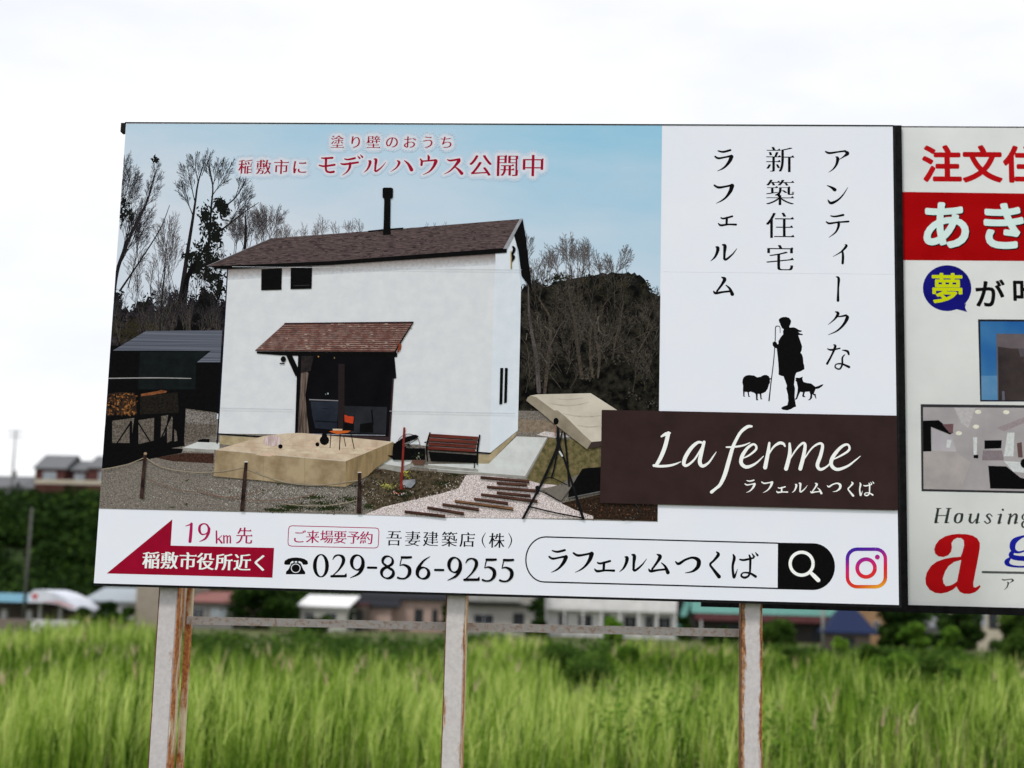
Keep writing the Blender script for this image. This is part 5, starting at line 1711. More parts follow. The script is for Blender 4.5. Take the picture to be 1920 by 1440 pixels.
def tree(name, x, y, h, r, m, label, cat='tree', group=None, trunk=.35, n=230, size=.28, blobs=11, zbase=0.0):
    t = empty(name, (x, y, zbase), label, cat, group)
    tb = MB()
    zt_ = h * trunk
    tb.tube([(0, 0, -.2), (.05 * r, 0, zt_ * .5), (-.04 * r, .02, zt_ + .15 * h), (0, 0, h * .75)], [.07 * r + .04, .055 * r + .03, .04 * r + .02, .015 * r + .01], m_bark, 7)
    for i in range(5):
        a = i * 1.256 + rnd.uniform(-.3, .3)
        z0 = zt_ * rnd.uniform(.7, 1.3)
        tb.tube([(0, 0, z0), (math.cos(a) * r * .35, math.sin(a) * r * .35, z0 + h * .14), (math.cos(a) * r * .7, math.sin(a) * r * .7, z0 + h * .24)], [.03 * r + .015, .02 * r + .01, .008 * r + .006], m_bark, 5)
    tb.build('trunk', t)
    bl = []
    for i in range(blobs * 2):
        a, q = rnd.uniform(0, 6.283), math.sqrt(rnd.random()) * .72
        z = zt_ + (h - zt_) * rnd.uniform(.12, .86)
        env = math.sqrt(max(.08, 1 - ((z - zt_) / (h - zt_) * 2 - .85) ** 2))
        if trunk <= .12:                                 # bushy down to the ground
            z = h * rnd.uniform(.08, .84)
            env = 1.25 * (1 - (z / h) ** 2 * .75)
        br = r * rnd.uniform(.24, .42)
        bl.append(((math.cos(a) * r * q * env, math.sin(a) * r * q * env, z), (br, br, br * rnd.uniform(.55, .85))))
    crown_mesh('crown', bl, n, size, m, t)
    return t


# the wood covering the bluff, one green mass
pts = []
N = 0
blobs = []
for i in range(900):
    x, y = NPR.uniform(-75, 16), NPR.uniform(151, 186)
    if y > 179 and x > -72:
        y -= 10
    z = float(hill_h(x, y))
    if x > -2 and NPR.random() < (x + 2) / 18:
        continue
    r = NPR.uniform(1.0, 2.6)
    blobs.append(((x, y, z + r * .35), (r * 1.2, r, r * .72)))
for i in range(260):
    x, y = NPR.uniform(-98, -2), NPR.uniform(170, 181)
    r = NPR.uniform(.8, 1.7)
    blobs.append(((x, y, float(hill_h(x, y)) + r * .35), (r * 1.3, r, r * .7)))
for i in range(160):
    x, y = NPR.uniform(-100, -74), NPR.uniform(151, 180)
    r = NPR.uniform(1.2, 2.6)
    blobs.append(((x, y, float(hill_h(x, y)) + r * .35), (r * 1.2, r, r * .72)))
crown_mesh('hillside_wood', blobs, 190, .42, L_dark, None, .2)
tag(bpy.data.objects['hillside_wood'], kind='stuff')

# belt of trees beyond the houses, one far mass
blobs = []
for i in range(260):
    x, y = NPR.uniform(6, 90), NPR.uniform(158, 176)
    r = NPR.uniform(1.2, 2.4)
    blobs.append(((x, y, NPR.uniform(.4, 5.2)), (r * 1.2, r, r * .8)))
crown_mesh('tree_belt', blobs, 150, .42, L_dark, None, .2)
tag(bpy.data.objects['tree_belt'], kind='stuff')

# ------------------------------------------------------------------ reeds
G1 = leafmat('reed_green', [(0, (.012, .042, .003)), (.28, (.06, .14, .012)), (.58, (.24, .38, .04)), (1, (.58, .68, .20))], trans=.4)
G2 = leafmat('reed_dry', [(0, (.16, .095, .045)), (.5, (.33, .24, .12)), (1, (.62, .56, .34))], trans=.25)


def fieldnoise(x, y, s, seed):
    r_ = np.random.default_rng(seed)
    v = np.zeros_like(x)
    for i in range(5):
        a = r_.uniform(0, 6.283)
        f = s * 1.7 ** i * .6
        v += np.sin((x * math.cos(a) + y * math.sin(a)) * f + r_.uniform(0, 6.283)) / 1.5 ** i
    return v / 2.4


def field_points(n, y0, y1, bias=1.0):
    d0, d1 = y0 - CAM.y, y1 - CAM.y
    u = NPR.random(n)
    d = np.sqrt(d0 ** 2 + (d1 ** 2 - d0 ** 2) * u ** bias)
    half = .40 * d + 3.0
    x = CAM.x - .072 * d + NPR.uniform(-1, 1, n) * half
    return x, d + CAM.y


def blades(x, y, h, wdt, lean, tone, droop, seg=3, zb=0.0):
    """grass blades: strips that rise and bend over"""
    n = len(x)
    a = np.where(NPR.random(n) < .3, NPR.normal(0, .8, n), NPR.uniform(0, 6.283, n))                          # lean mostly to one side, as under a breeze
    dirx, diry = np.cos(a), np.sin(a)
    face = NPR.uniform(-.9, .9, n)                      # blades turn their faces every way, mostly to the open side
    wx, wy = np.cos(face), np.sin(face)
    V = np.zeros((n, (seg + 1) * 2, 3), np.float32)
    for i in range(seg + 1):
        t = i / seg
        off = lean * t + droop * t ** 2.2
        zz = zb + h * (t - .28 * np.minimum(droop / h, 1) * t ** 3)
        ww = wdt * (1 - t ** 1.6 * .92) * .5
        cx, cy = x + dirx * off, y + diry * off
        V[:, 2 * i] = np.stack([cx - wx * ww, cy - wy * ww, zz], 1)
        V[:, 2 * i + 1] = np.stack([cx + wx * ww, cy + wy * ww, zz], 1)
    b = (np.arange(n) * (seg + 1) * 2)[:, None, None]
    q = np.array([[2 * i, 2 * i + 1, 2 * i + 3, 2 * i + 2] for i in range(seg)])[None]
    return V.reshape(-1, 3), (b + q).reshape(-1, 4), np.repeat(tone, (seg + 1) * 2)


def reed_height(x, y):
    """shoulder high in tussocks, taller along the far edge at the left, low beside the lane"""
    hgt = 1.62 + .20 * fieldnoise(x, y, .45, 3) + .16 * fieldnoise(x, y, 1.6, 4)
    c = 960 + ((x - CAM.x) / (y - CAM.y) + .0718) * F_PX
    hgt = hgt + .34 * np.clip((c - 60) / 90, 0, 1) * np.clip((340 - c) / 60, 0, 1) * np.clip((y - 34) / 14, 0, 1)
    return hgt * (.8 + .2 * np.clip((c + 20) / 120, 0, 1))


VV, QQ, TT, MI, k0 = [], [], [], [], 0


def put(V, Q, T, mi):
    global k0
    VV.append(V)
    QQ.append(Q + k0)
    TT.append(T)
    MI.append(np.full(len(Q), mi, np.int32))
    k0 += len(V)


def photo_col(x, y):
    """photo column a ground point stands in, from its bearing"""
    d = y - CAM.y
    return 960 + ((x - CAM.x) / d + .0718) * F_PX


def allowed(x, y):
    """where reeds grow: a bay of low climbers cuts in from behind at the middle left"""
    c = photo_col(x, y)
    lim = 56 - 25 * np.clip((c - 330) / 60, 0, 1) * np.clip((930 - c) / 120, 0, 1) - 6 * np.clip((c - 1250) / 200, 0, 1)
    lim = lim - 32 * np.exp(-((c - 1105) / 62) ** 4) - 24 * np.exp(-((c - 1690) / 95) ** 4)
    return (y < lim + 2 * fieldnoise(x, y, .4, 21)) & (c > -160)


for n, y0, y1, wid, nl in ((4200, 13, 18, .018, 9), (14000, 18, 31, .022, 8), (17000, 31, 58, .034, 7)):
    x, y = field_points(n, y0, y1)
    ok = allowed(x, y) & (NPR.random(n) < np.clip(.7 + 1.1 * fieldnoise(x, y, .9, 8), .03, 1))
    x, y = x[ok], y[ok]
    n = len(x)
    h = reed_height(x, y) * NPR.uniform(.72, 1.12, n)
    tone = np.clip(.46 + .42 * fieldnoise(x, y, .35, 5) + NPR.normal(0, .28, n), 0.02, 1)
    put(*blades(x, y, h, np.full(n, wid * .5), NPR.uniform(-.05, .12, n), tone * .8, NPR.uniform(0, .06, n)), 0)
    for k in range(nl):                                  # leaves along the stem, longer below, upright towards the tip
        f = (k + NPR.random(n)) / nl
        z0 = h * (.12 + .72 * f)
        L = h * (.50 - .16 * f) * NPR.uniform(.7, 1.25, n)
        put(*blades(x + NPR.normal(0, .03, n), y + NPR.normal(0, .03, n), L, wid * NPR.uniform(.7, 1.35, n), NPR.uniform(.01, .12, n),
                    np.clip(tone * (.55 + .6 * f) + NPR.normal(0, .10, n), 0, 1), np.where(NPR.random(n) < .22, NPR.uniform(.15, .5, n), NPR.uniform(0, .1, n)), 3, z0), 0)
    # pale young blades and last year's dry stems
    for share, mi, w2, hh, tt in ((1.2, 0, .7, (.6, 1.08), (.6, 1.0)), (2.4, 1, .62, (.4, 1.08), (0, 1))):
        nd = int(n * share)
        xd, yd = field_points(nd, y0, y1)
        kd = allowed(xd, yd) & (NPR.random(nd) < (np.clip(.22 + .5 * fieldnoise(xd, yd, .3, 14) + .42 * np.clip((xd - 1) / 4, -.7, 1), .05, 1) if mi else .7))
        xd, yd = xd[kd], yd[kd]
        nd = len(xd)
        put(*blades(xd, yd, reed_height(xd, yd) * NPR.uniform(*hh, nd), wid * w2 * NPR.uniform(.6, 1.4, nd), NPR.uniform(-.10, .16, nd), NPR.uniform(*tt, nd), NPR.uniform(0, .12, nd)), mi)
n = 800                                               # seed heads standing out above the rest
x, y = field_points(n, 14, 50)
ok = allowed(x, y) & (NPR.random(n) < np.clip(.4 + .8 * fieldnoise(x, y, .4, 31), .05, 1))
x, y = x[ok], y[ok]
n = len(x)
h = reed_height(x, y) * NPR.uniform(1.0, 1.16, n)
put(*blades(x, y, h, np.full(n, .012), NPR.uniform(-.06, .1, n), NPR.uniform(.2, .7, n), NPR.uniform(0, .05, n)), 1)
for k in range(3):
    put(*blades(x + NPR.normal(0, .02, n), y, .30 * NPR.uniform(.7, 1.3, n), np.full(n, .028), NPR.uniform(.02, .09, n), NPR.uniform(.5, 1, n), NPR.uniform(.02, .12, n), 3, h * .92), 1)
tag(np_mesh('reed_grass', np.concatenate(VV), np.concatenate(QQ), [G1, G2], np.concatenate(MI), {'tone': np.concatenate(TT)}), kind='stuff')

# leafy weeds among the reeds and a low green bank of climbers at their far edge
blobs = []
for i in range(150):
    x, y = NPR.normal(4.0, 1.0), NPR.uniform(13.5, 30)
    if NPR.random() < .45:
        x = NPR.uniform(-1, 14)
    z = NPR.uniform(.5, 1.6)
    blobs.append(((x, y, z), (NPR.uniform(.2, .42), .3, NPR.uniform(.25, .5))))
crown_mesh('leafy_weeds', blobs, 90, .05, L_weed, None, .22)
tag(bpy.data.objects['leafy_weeds'], kind='stuff')
blobs = []
for i in range(760):
    y = NPR.uniform(32, 68)
    d = y - CAM.y
    x = CAM.x - .072 * d + NPR.uniform(-.40, .44) * d
    c = photo_col(x, y)
    bay = 340 < c < 900
    if (not bay and y < 52) or c < 40:
        continue
    q = NPR.uniform(.5, 1.2)
    blobs.append(((x, y, NPR.uniform(.2, 1.0 if y < 50 else 1.3)), (q * 1.5, q, q * .55)))
crown_mesh('climber_bank', blobs, 150, .13, L_mid, None, .22)
tag(bpy.data.objects['climber_bank'], kind='stuff')

# ------------------------------------------------------------------ houses beyond the field
def wallmat(n, c, s=1.2):
    return mat('wall_' + n, c, tuple(v * .82 for v in c), scale=s, detail=6, rough=.9, spec=.06)


def roofmat(n, c, s=3):
    return mat('roof_' + n, c, tuple(v * .75 for v in c), scale=s, detail=5, rough=.75, spec=.06, stretch=(1, 4, 4))


m_pane = mat('window_glass', (.03, .035, .045), (.015, .018, .022), scale=.8, rough=.2, spec=.2)
m_panel = mat('window_curtain', (.30, .34, .38), (.20, .23, .26), scale=1.5, rough=.3, spec=.5)
m_alu = mat('window_frame', (.45, .45, .46), (.38, .38, .39), scale=4, rough=.4)
m_darkframe = mat('window_frame_dark', (.05, .045, .045), (.03, .03, .03), scale=4, rough=.5)
m_shade = mat('bay_shade', (.05, .048, .046), (.03, .03, .03), scale=2, rough=.9)  # near-black tone: shade inside the garage openings put into the colour


def window(parent, x0, x1, z0, z1, y, frame=None, pane=None, kind='window'):
    frame, pane = frame or m_alu, pane or m_pane
    m = MB()
    t = .06
    m.box(x0, x1, y - .05, y - .002, z0, z0 + t, frame)
    m.box(x0, x1, y - .05, y - .002, z1 - t, z1, frame)
    m.box(x0, x0 + t, y - .049, y - .002, z0 + t, z1 - t, frame)
    m.box(x1 - t, x1, y - .049, y - .002, z0 + t, z1 - t, frame)
    m.box((x0 + x1) / 2 - .03, (x0 + x1) / 2 + .03, y - .048, y - .002, z0 + t, z1 - t, frame)
    w_ = m.build(kind, parent)
    m = MB()
    m.box(x0 + t, x1 - t, y - .025, y - .003, z0 + t, z1 - t, pane)
    m.build('pane', w_)
    return w_


def roof_gable(m, x0, x1, y0, y1, z, rise, ov, mat_, along='x', th=.16):
    x0, x1, y0, y1 = x0 - ov, x1 + ov, y0 - ov, y1 + ov
    if along == 'x':
        c = (y0 + y1) / 2
        a = [(x0, y0, z), (x1, y0, z), (x1, c, z + rise), (x0, c, z + rise), (x1, y1, z), (x0, y1, z)]
        top = [(0, 1, 2, 3), (3, 2, 4, 5)]
    else:
        c = (x0 + x1) / 2
        a = [(x0, y0, z), (c, y0, z + rise), (c, y1, z + rise), (x0, y1, z), (x1, y0, z), (x1, y1, z)]
        top = [(0, 1, 2, 3), (1, 4, 5, 2)]
    n = len(a)
    vs = a + [(p[0], p[1], p[2] - th) for p in a]
    fs = list(top) + [tuple(n + q for q in reversed(f)) for f in top]
    ed = {}
    for f in top:
        for i in range(len(f)):
            ed[f[i], f[(i + 1) % len(f)]] = 1
    for (p, q) in list(ed):
        if (q, p) not in ed:
            fs.append((q, p, n + p, n + q))
    m.add(vs, fs, mat_)


def roof_hip(m, x0, x1, y0, y1, z, rise, ov, mat_):
    x0, x1, y0, y1 = x0 - ov, x1 + ov, y0 - ov, y1 + ov
    c = (y0 + y1) / 2
    k = min((y1 - y0) / 2, (x1 - x0) * .35)
    vs = [(x0, y0, z), (x1, y0, z), (x1, y1, z), (x0, y1, z), (x0 + k, c, z + rise), (x1 - k, c, z + rise)]
    m.add(vs + [(p[0], p[1], z - .15) for p in vs[:4]], [(0, 1, 5, 4), (1, 2, 5), (2, 3, 4, 5), (3, 0, 4), (0, 6, 7, 1), (1, 7, 8, 2), (2, 8, 9, 3), (3, 9, 6, 0), (9, 8, 7, 6)], mat_)


def gable_walls(m, x0, x1, y0, y1, z0, z, rise, wm, along):
    m.box(x0, x1, y0, y1, z0, z, wm)
    if rise > 0 and along == 'x':
        c = (y0 + y1) / 2
        m.add([(x0, y0, z), (x0, y1, z), (x0, c, z + rise * .93), (x1, y0, z), (x1, y1, z), (x1, c, z + rise * .93)], [(0, 2, 1), (3, 4, 5)], wm)
    elif rise > 0 and along == 'y':
        c = (x0 + x1) / 2
        m.add([(x0, y0, z), (x1, y0, z), (c, y0, z + rise * .93), (x0, y1, z), (x1, y1, z), (c, y1, z + rise * .93)], [(0, 1, 2), (3, 5, 4)], wm)


def house(name, pxa, pxb, pyb, y, depth, zwall, rise, style, wm, rm, label, cat='house', group=None, ov=.5, zbase=0.0, wins=(), doors=(), extra=None):
    """house whose front stands on the plane y between two photo columns; windows in fractions of its width and metres of height"""
    A, B = at(pxa, pyb, y), at(pxb, pyb, y)
    w_ = B.x - A.x
    t = empty(name, ((A.x + B.x) / 2, y, zbase), label, cat, group)
    m = MB()
    gable_walls(m, -w_ / 2, w_ / 2, 0, depth, -.4, zwall, rise if style in 'xy' else 0, wm, style)
    m.build('wall', t)
    m = MB()
    if style in 'xy':
        roof_gable(m, -w_ / 2, w_ / 2, 0, depth, zwall + .1, rise, ov, rm, style)
    elif style == 'h':
        roof_hip(m, -w_ / 2, w_ / 2, 0, depth, zwall + .16, rise, ov, rm)
    elif style == 's':                                  # lean-to, falling to the front
        vs = [(-w_ / 2 - ov, -ov, zwall), (w_ / 2 + ov, -ov, zwall), (w_ / 2 + ov, depth + ov, zwall + rise), (-w_ / 2 - ov, depth + ov, zwall + rise)]
        m.add(vs + [(p[0], p[1], p[2] + .14) for p in vs], [(3, 2, 1, 0), (4, 5, 6, 7), (0, 1, 5, 4), (1, 2, 6, 5), (2, 3, 7, 6), (3, 0, 4, 7)], rm)
    else:
        m.box(-w_ / 2 - ov, w_ / 2 + ov, -ov, depth + ov, zwall + .003, zwall + .25, rm)
    m.build('roof', t)
    for q in wins:
        f0, f1, z0, z1 = q[:4]
        window(t, -w_ / 2 + f0 * w_, -w_ / 2 + f1 * w_, z0, z1, -.002, *(q[4:] or ()))
    for f0, f1, z0, z1, dm in doors:
        m = MB()
        m.box(-w_ / 2 + f0 * w_, -w_ / 2 + f1 * w_, -.06, -.002, z0, z1, dm)
        m.build('door', t)
    if extra:
        extra(t, w_)
    return t


Wg, Ww, Wc = wallmat('grey', (.34, .34, .33)), wallmat('white', (.74, .73, .74)), wallmat('cream', (.50, .45, .36))
Wp, Wb, Wr = wallmat('pinkish', (.42, .31, .27)), wallmat('brown', (.16, .13, .11)), wallmat('oxblood', (.10, .042, .038))
Wt = wallmat('beige', (.32, .28, .23))
Rg, Rd, Rb = roofmat('grey', (.16, .165, .175)), roofmat('dark', (.025, .026, .033)), roofmat('blue', (.02, .03, .075))
Rt, Rw, Rr = roofmat('teal', (.22, .50, .46)), roofmat('white', (.78, .78, .79)), roofmat('red', (.25, .115, .105))
Rs, Rl = roofmat('slate', (.36, .40, .44)), roofmat('light_blue', (.28, .55, .74))
m_awn = mat('awning_maroon', (.13, .04, .045), (.09, .03, .035), scale=3)
m_lace = mat('rail_white', (.6, .6, .6), (.5, .5, .5), scale=3)

YH = 140


def apartment_extra(t, w_):
    m = MB()                                            # slab of the gallery, posts, party walls
    m.box(-w_ / 2, w_ / 2, -1.3, -.004, 2.62, 2.86, Ww)
    m.build('gallery_slab', t)
    m = MB()
    m.box(-w_ / 2, w_ / 2, -1.32, -1.24, 2.864, 3.9, Ww)
    m.build('parapet', t)
    for i in range(8):
        x = -w_ / 2 + .12 + i * (w_ - .24) / 7
        m = MB()
        m.box(x - .07, x + .07, -1.25, -1.11, -.3, 2.615, Ww)
        m.build('column', t)


house('apartment_building', 1022, 1268, 1180, YH, 9, 5.9, 1.4, 'x', Ww, Rg, 'white two storey apartment building with columns under a white gallery', 'apartments',
      wins=[(.10, .17, .4, 2.3), (.25, .36, .9, 2.2), (.44, .5, .4, 2.3), (.60, .70, .9, 2.2), (.76, .83, .4, 2.3), (.86, .96, .9, 2.2), (.08, .17, 3.6, 5.4, m_alu, m_panel), (.38, .47, 3.6, 5.4, m_alu, m_panel), (.64, .72, 3.6, 5.4, m_alu, m_panel), (.86, .94, 3.6, 5.4, m_alu, m_panel)], extra=apartment_extra)


def grey_extra(t, w_):
    m = MB()
    m.box(-w_ / 2 + .1, w_ * .30, -1.0, -.004, 3.25, 3.4, Wg)
    m.box(-w_ / 2 + .1, w_ * .30, -1.02, -.94, 3.404, 4.3, Wg)
    m.build('balcony', t)
    m = MB()
    m.box(-w_ / 2, w_ / 2 + .2, -.7, -.004, 2.9, 3.05, Rd)
    m.build('canopy', t)


house('grey_house', 872, 1000, 1180, YH - 4, 8, 5.6, 1.6, 'x', wallmat('ash', (.36, .345, .32)), Rd, 'grey two storey house with balcony beside the middle post of the billboard', 'house',
      wins=[(.12, .42, 1.0, 2.0), (.70, .86, .4, 2.2, m_darkframe), (.1, .4, 3.7, 5.2)], extra=grey_extra)


def brick_extra(t, w_):
    m = MB()
    roof_gable(m, -w_ / 2 + .3, -w_ * .02, -1.6, 0.4, 2.5, .7, .3, Rd, 'x')
    m.build('porch_roof', t)
    m = MB()
    m.box(-w_ / 2 + .6, -w_ * .08, -1.5, -.004, -.3, 2.4, Wp)
    m.build('porch_wall', t)


house('brick_house', 668, 832, 1178, YH, 8, 3.15, 1.9, 'h', Wp, Rd, 'low pinkish brick house under a dark tiled roof', 'house',
      wins=[(.26, .40, .7, 2.3, m_alu, m_panel), (.66, .76, .6, 2.3, m_darkframe), (.86, .93, .5, 2.3, m_darkframe)], extra=brick_extra)
house('dark_garage', 640, 682, 1178, YH - 5, 5, 2.5, .3, 'f', Wb, m_awn, 'small dark garage with a maroon fascia between white shed and brick house', 'garage', ov=.1, doors=[(.1, .45, -.1, 2.1, m_shade), (.55, .95, -.1, 2.1, m_shade)])  # the doors are dark slabs painted as shade inside open bays
house('white_roof_shed', 562, 648, 1172, YH - 10, 5, 2.25, 1.05, 's', wallmat('concrete', (.42, .41, .38)), Rw, 'grey shed with a plain white lean-to roof', 'shed', ov=.35, wins=[(.1, .3, .9, 1.8), (.55, .8, .9, 1.8)])
house('red_roof_house', 352, 436, 1172, YH - 12, 6, 2.4, .95, 's', wallmat('dim', (.20, .19, .18)), Rr, 'low house with a faded red roof right of the leftmost post', 'house', ov=.4, wins=[(.1, .35, .6, 1.9), (.5, .85, .6, 1.9, m_alu, m_panel)])
house('pale_shed', 428, 466, 1168, YH - 6, 4, 2.6, .3, 'f', wallmat('pale', (.55, .55, .56)), Rs, 'small pale shed beside the red roof, half behind a dark tree', 'shed', ov=.15, wins=[(.3, .7, 1.0, 2.0)])
house('beige_house', 252, 352, 1166, YH - 8, 7, 6.0, 1.2, 'x', Wt, Rd, 'plain beige walled house standing behind the leftmost post', 'house', wins=[(.70, .9, 1.0, 2.2), (.6, .85, 3.8, 5.0)])
house('slate_roof_house', 158, 250, 1160, YH - 5, 6, 2.15, 1.35, 's', wallmat('stone', (.40, .40, .40)), Rs, 'pale grey house with a sloping slate blue roof beneath the wooded bluff', 'house', ov=.3, wins=[(.45, .62, .6, 1.7), (.74, .92, .6, 1.7)])


def teal_extra(t, w_):
    m = MB()                                            # long sloping wing wall at the left
    m.add([(-w_ / 2 - .7, -.3, -.2), (-w_ / 2 - .1, -.3, -.2), (-w_ / 2 + 1.2, -.3, 3.6), (-w_ / 2 + .75, -.3, 4.3), (-w_ / 2 - .7, 0, -.2), (-w_ / 2 - .1, 0, -.2), (-w_ / 2 + 1.2, 0, 3.6), (-w_ / 2 + .75, 0, 4.3)],
          [(0, 1, 2, 3), (7, 6, 5, 4), (0, 3, 7, 4), (1, 5, 6, 2), (3, 2, 6, 7)], Rt)
    m.build('wing_wall', t)
    m = MB()
    m.box(-w_ / 2 + 1.25, w_ / 2, -1.2, -.004, 2.7, 3.85, Rt)
    m.build('fascia', t)
    m = MB()
    m.box(-w_ / 2 + 1.6, w_ / 2 - 1.0, -1.15, -.005, 2.0, 2.69, m_awn)
    m.build('awning', t)
    for i in range(5):
        x = -w_ / 2 + 2.2 + i * (w_ - 4) / 4
        m = MB()
        m.box(x - .08, x + .08, -1.1, -.94, -.2, 1.995, m_lace)
        m.build('column', t)


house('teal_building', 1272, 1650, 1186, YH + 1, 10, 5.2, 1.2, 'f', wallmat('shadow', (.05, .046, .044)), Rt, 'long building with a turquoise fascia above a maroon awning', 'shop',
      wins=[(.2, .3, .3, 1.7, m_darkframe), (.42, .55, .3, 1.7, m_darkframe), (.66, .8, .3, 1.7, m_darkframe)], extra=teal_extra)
house('blue_roof_house', 1560, 1632, 1206, YH - 22, 4, 1.35, 2.1, 'h', Wb, Rb, 'small dark house under a steep blue tiled roof right of the rightmost post', 'house', ov=.55, wins=[(.3, .6, .3, 1.1, m_darkframe)])
house('tan_house', 1628, 1660, 1200, YH - 8, 6, 5.2, 1.3, 'x', wallmat('tan', (.34, .21, .12)), Rd, 'narrow tan walled house behind the blue roof', 'house', wins=[(.3, .7, 1.2, 2.4)])
house('hedge_roof_house', 1728, 1768, 1200, YH - 12, 4, 1.9, .9, 's', Wg, Rg, 'low grey roofed shed between the green trees at right', 'shed', ov=.3, wins=[(.3, .6, .6, 1.5)])
house('cream_house', 1812, 1880, 1204, YH - 10, 7, 5.4, 1.4, 'x', Wc, Rg, 'cream walled house at far right with a pale blue window', 'house', wins=[(.3, .55, 2.2, 3.6, m_alu, m_panel), (.62, .86, 2.0, 3.6, m_darkframe)])

# fuel station at the left: pale blue canopy, red mark, arched white end
A, B = at(-60, 1150, YH - 12), at(52, 1150, YH - 12)
t = empty('fuel_station', ((A.x + B.x) / 2, YH - 12, 0), 'fuel station with pale blue canopy and arched white roof with a red mark', 'station')
w_ = B.x - A.x
m = MB()
m.box(-w_ / 2, w_ / 2, 0, 6, 1.95, 2.75, Rl)
m.build('canopy', t)
C_, D_ = at(52, 1150, YH - 12).x - t.location.x, at(146, 1150, YH - 12).x - t.location.x
m = MB()
prof = [(C_, 1.95), (C_, 2.75), (C_ + .5, 3.15), (C_ + 1.3, 3.2), (C_ + 2.4, 2.95), (C_ + 3.6, 2.45), (D_ - .3, 1.75), (D_, 1.35), (D_ - .6, 1.4), (C_ + 3.0, 1.85), (C_ + 1.8, 1.98)]
vs = [(x, -.1, z) for x, z in prof] + [(x, 6, z) for x, z in prof]
n = len(prof)
m.add(vs, [tuple(range(n)), tuple(range(2 * n - 1, n - 1, -1))] + [((i + 1) % n, i, n + i, n + (i + 1) % n) for i in range(n)], mat('station_white', (.66, .68, .74), (.56, .60, .70), scale=1))
m.build('arched_roof', t)
m = MB()
m.add([(C_ + .2, -.108, 2.75), (C_ + 1.0, -.108, 2.75), (C_ + .65, -.108, 2.15)], [(0, 2, 1)], mat('station_red', (.5, .04, .05), (.4, .03, .04)))
m.add([(C_ + 1.2, -.105, 2.1), (C_ + 2.7, -.105, 1.95), (D_ - .5, -.105, 1.52), (D_ - .2, -.105, 1.66), (C_ + 3, -.105, 2.2)], [(0, 1, 2, 3, 4)], mat('station_pink', (.60, .38, .40), (.5, .3, .32)))
m.build('roof_mark', t)
for x in (-w_ / 2 + .6, C_ + .2, C_ + 2.2):
    m = MB()
    m.box(x, x + .3, 2, 2.3, -.2, 1.94, m_lace)
    m.build('column', t)
m = MB()
m.box(-w_ / 2, C_ + 3.2, 4.5, 5.8, -.2, 1.9, Wb)
m.build('kiosk', t)
for x in (-.6, 1.9):
    m = MB()
    m.box(x, x + .5, 2.2, 2.7, -.2, 1.2, m_lace)
    m.build('pump', t)

# walls by the lane
A, B = at(-30, 1170, YH - 40), at(54, 1170, YH - 40)
m = MB()
m.box(A.x - 4, B.x, YH - 40, YH - 39.8, -.2, at(20, 1160, YH - 40).z, wallmat('fence_brown', (.17, .14, .12)))
o = m.build('garden_wall')
tag(o, 'dull brown boundary wall in front of the fuel station', 'wall')
A, B = at(58, 1170, YH - 36), at(146, 1170, YH - 36)
m = MB()
m.box(A.x, B.x, YH - 36, YH - 35.8, -.2, at(100, 1166, YH - 36).z, Ww)
m.box(A.x, B.x, YH - 36.05, YH - 35.75, at(100, 1166, YH - 36).z + .002, at(100, 1163, YH - 36).z, Ww)
o = m.build('garden_wall')
tag(o, 'low white wall in front of the arched station roof', 'wall')

# row of houses on the bluff
t0 = empty('hilltop_terrace', (at(120, 900, 184).x, 184, float(hill_h(at(120, 900, 184).x, 184))), 'oxblood red terrace with stepped grey roofs on top of the wooded bluff', 'terrace')
zb_ = t0.location.z
for i, (pa_, pb_, pt, pe) in enumerate(((66, 122, 850, 877), (122, 166, 860, 879), (164, 240, 852, 876))):
    xa, xb = at(pa_, 880, 184).x - t0.location.x, at(pb_, 880, 184).x - t0.location.x
    zt_, ze = at(pa_, pt, 186).z - zb_, at(pa_, pe, 184).z - zb_
    dy = (0, 1.2, 0.1)[i]
    m = MB()
    m.box(xa + .05, xb - .05, dy, 8, -1.5, ze, Wr if i != 1 else wallmat('oxblood_dark', (.07, .03, .03)))
    m.build('wall', t0)
    m = MB()
    roof_gable(m, xa, xb, dy, 8, ze, zt_ - ze, .25, Rg, 'x')
    m.build('roof', t0)
    w_ = xb - xa
    window(t0, xa + w_ * .28, xa + w_ * .72, ze - 1.9, ze - .5, dy - .002, m_alu, m_panel)
m = MB()
xa, xb = at(66, 905, 182).x - t0.location.x, at(240, 905, 182).x - t0.location.x
m.box(xa - .3, xb, -1.4, -1.2, at(70, 908, 184).z - zb_, at(70, 900, 184).z - zb_, Wc)
m.build('balcony_wall', t0)
A, B = at(-120, 905, 180), at(62, 905, 180)
t = empty('hilltop_hall', ((A.x + B.x) / 2, 188, float(hill_h(A.x, 188))), 'long low building with a grey roof at the edge of the bluff', 'house')
w_ = B.x - A.x + .6
ze = at(30, 914, 188).z - t.location.z
m = MB()
m.box(-w_ / 2, w_ / 2, 0, 8, -1, ze, Wg)
m.build('wall', t)
m = MB()
roof_gable(m, -w_ / 2, w_ / 2, 0, 8, ze, at(30, 893, 192).z - t.location.z - ze, .4, Rg, 'x')
m.build('roof', t)
window(t, -w_ / 2 + 1, -w_ / 2 + 3, ze - 1.8, ze - .6, -.002)

# poles
m_conc = mat('pole_concrete', (.34, .34, .33), (.26, .26, .25), scale=3, rough=.9)
m_conc2 = mat('pole_dull', (.10, .10, .09), (.07, .07, .065), scale=3, rough=.9)


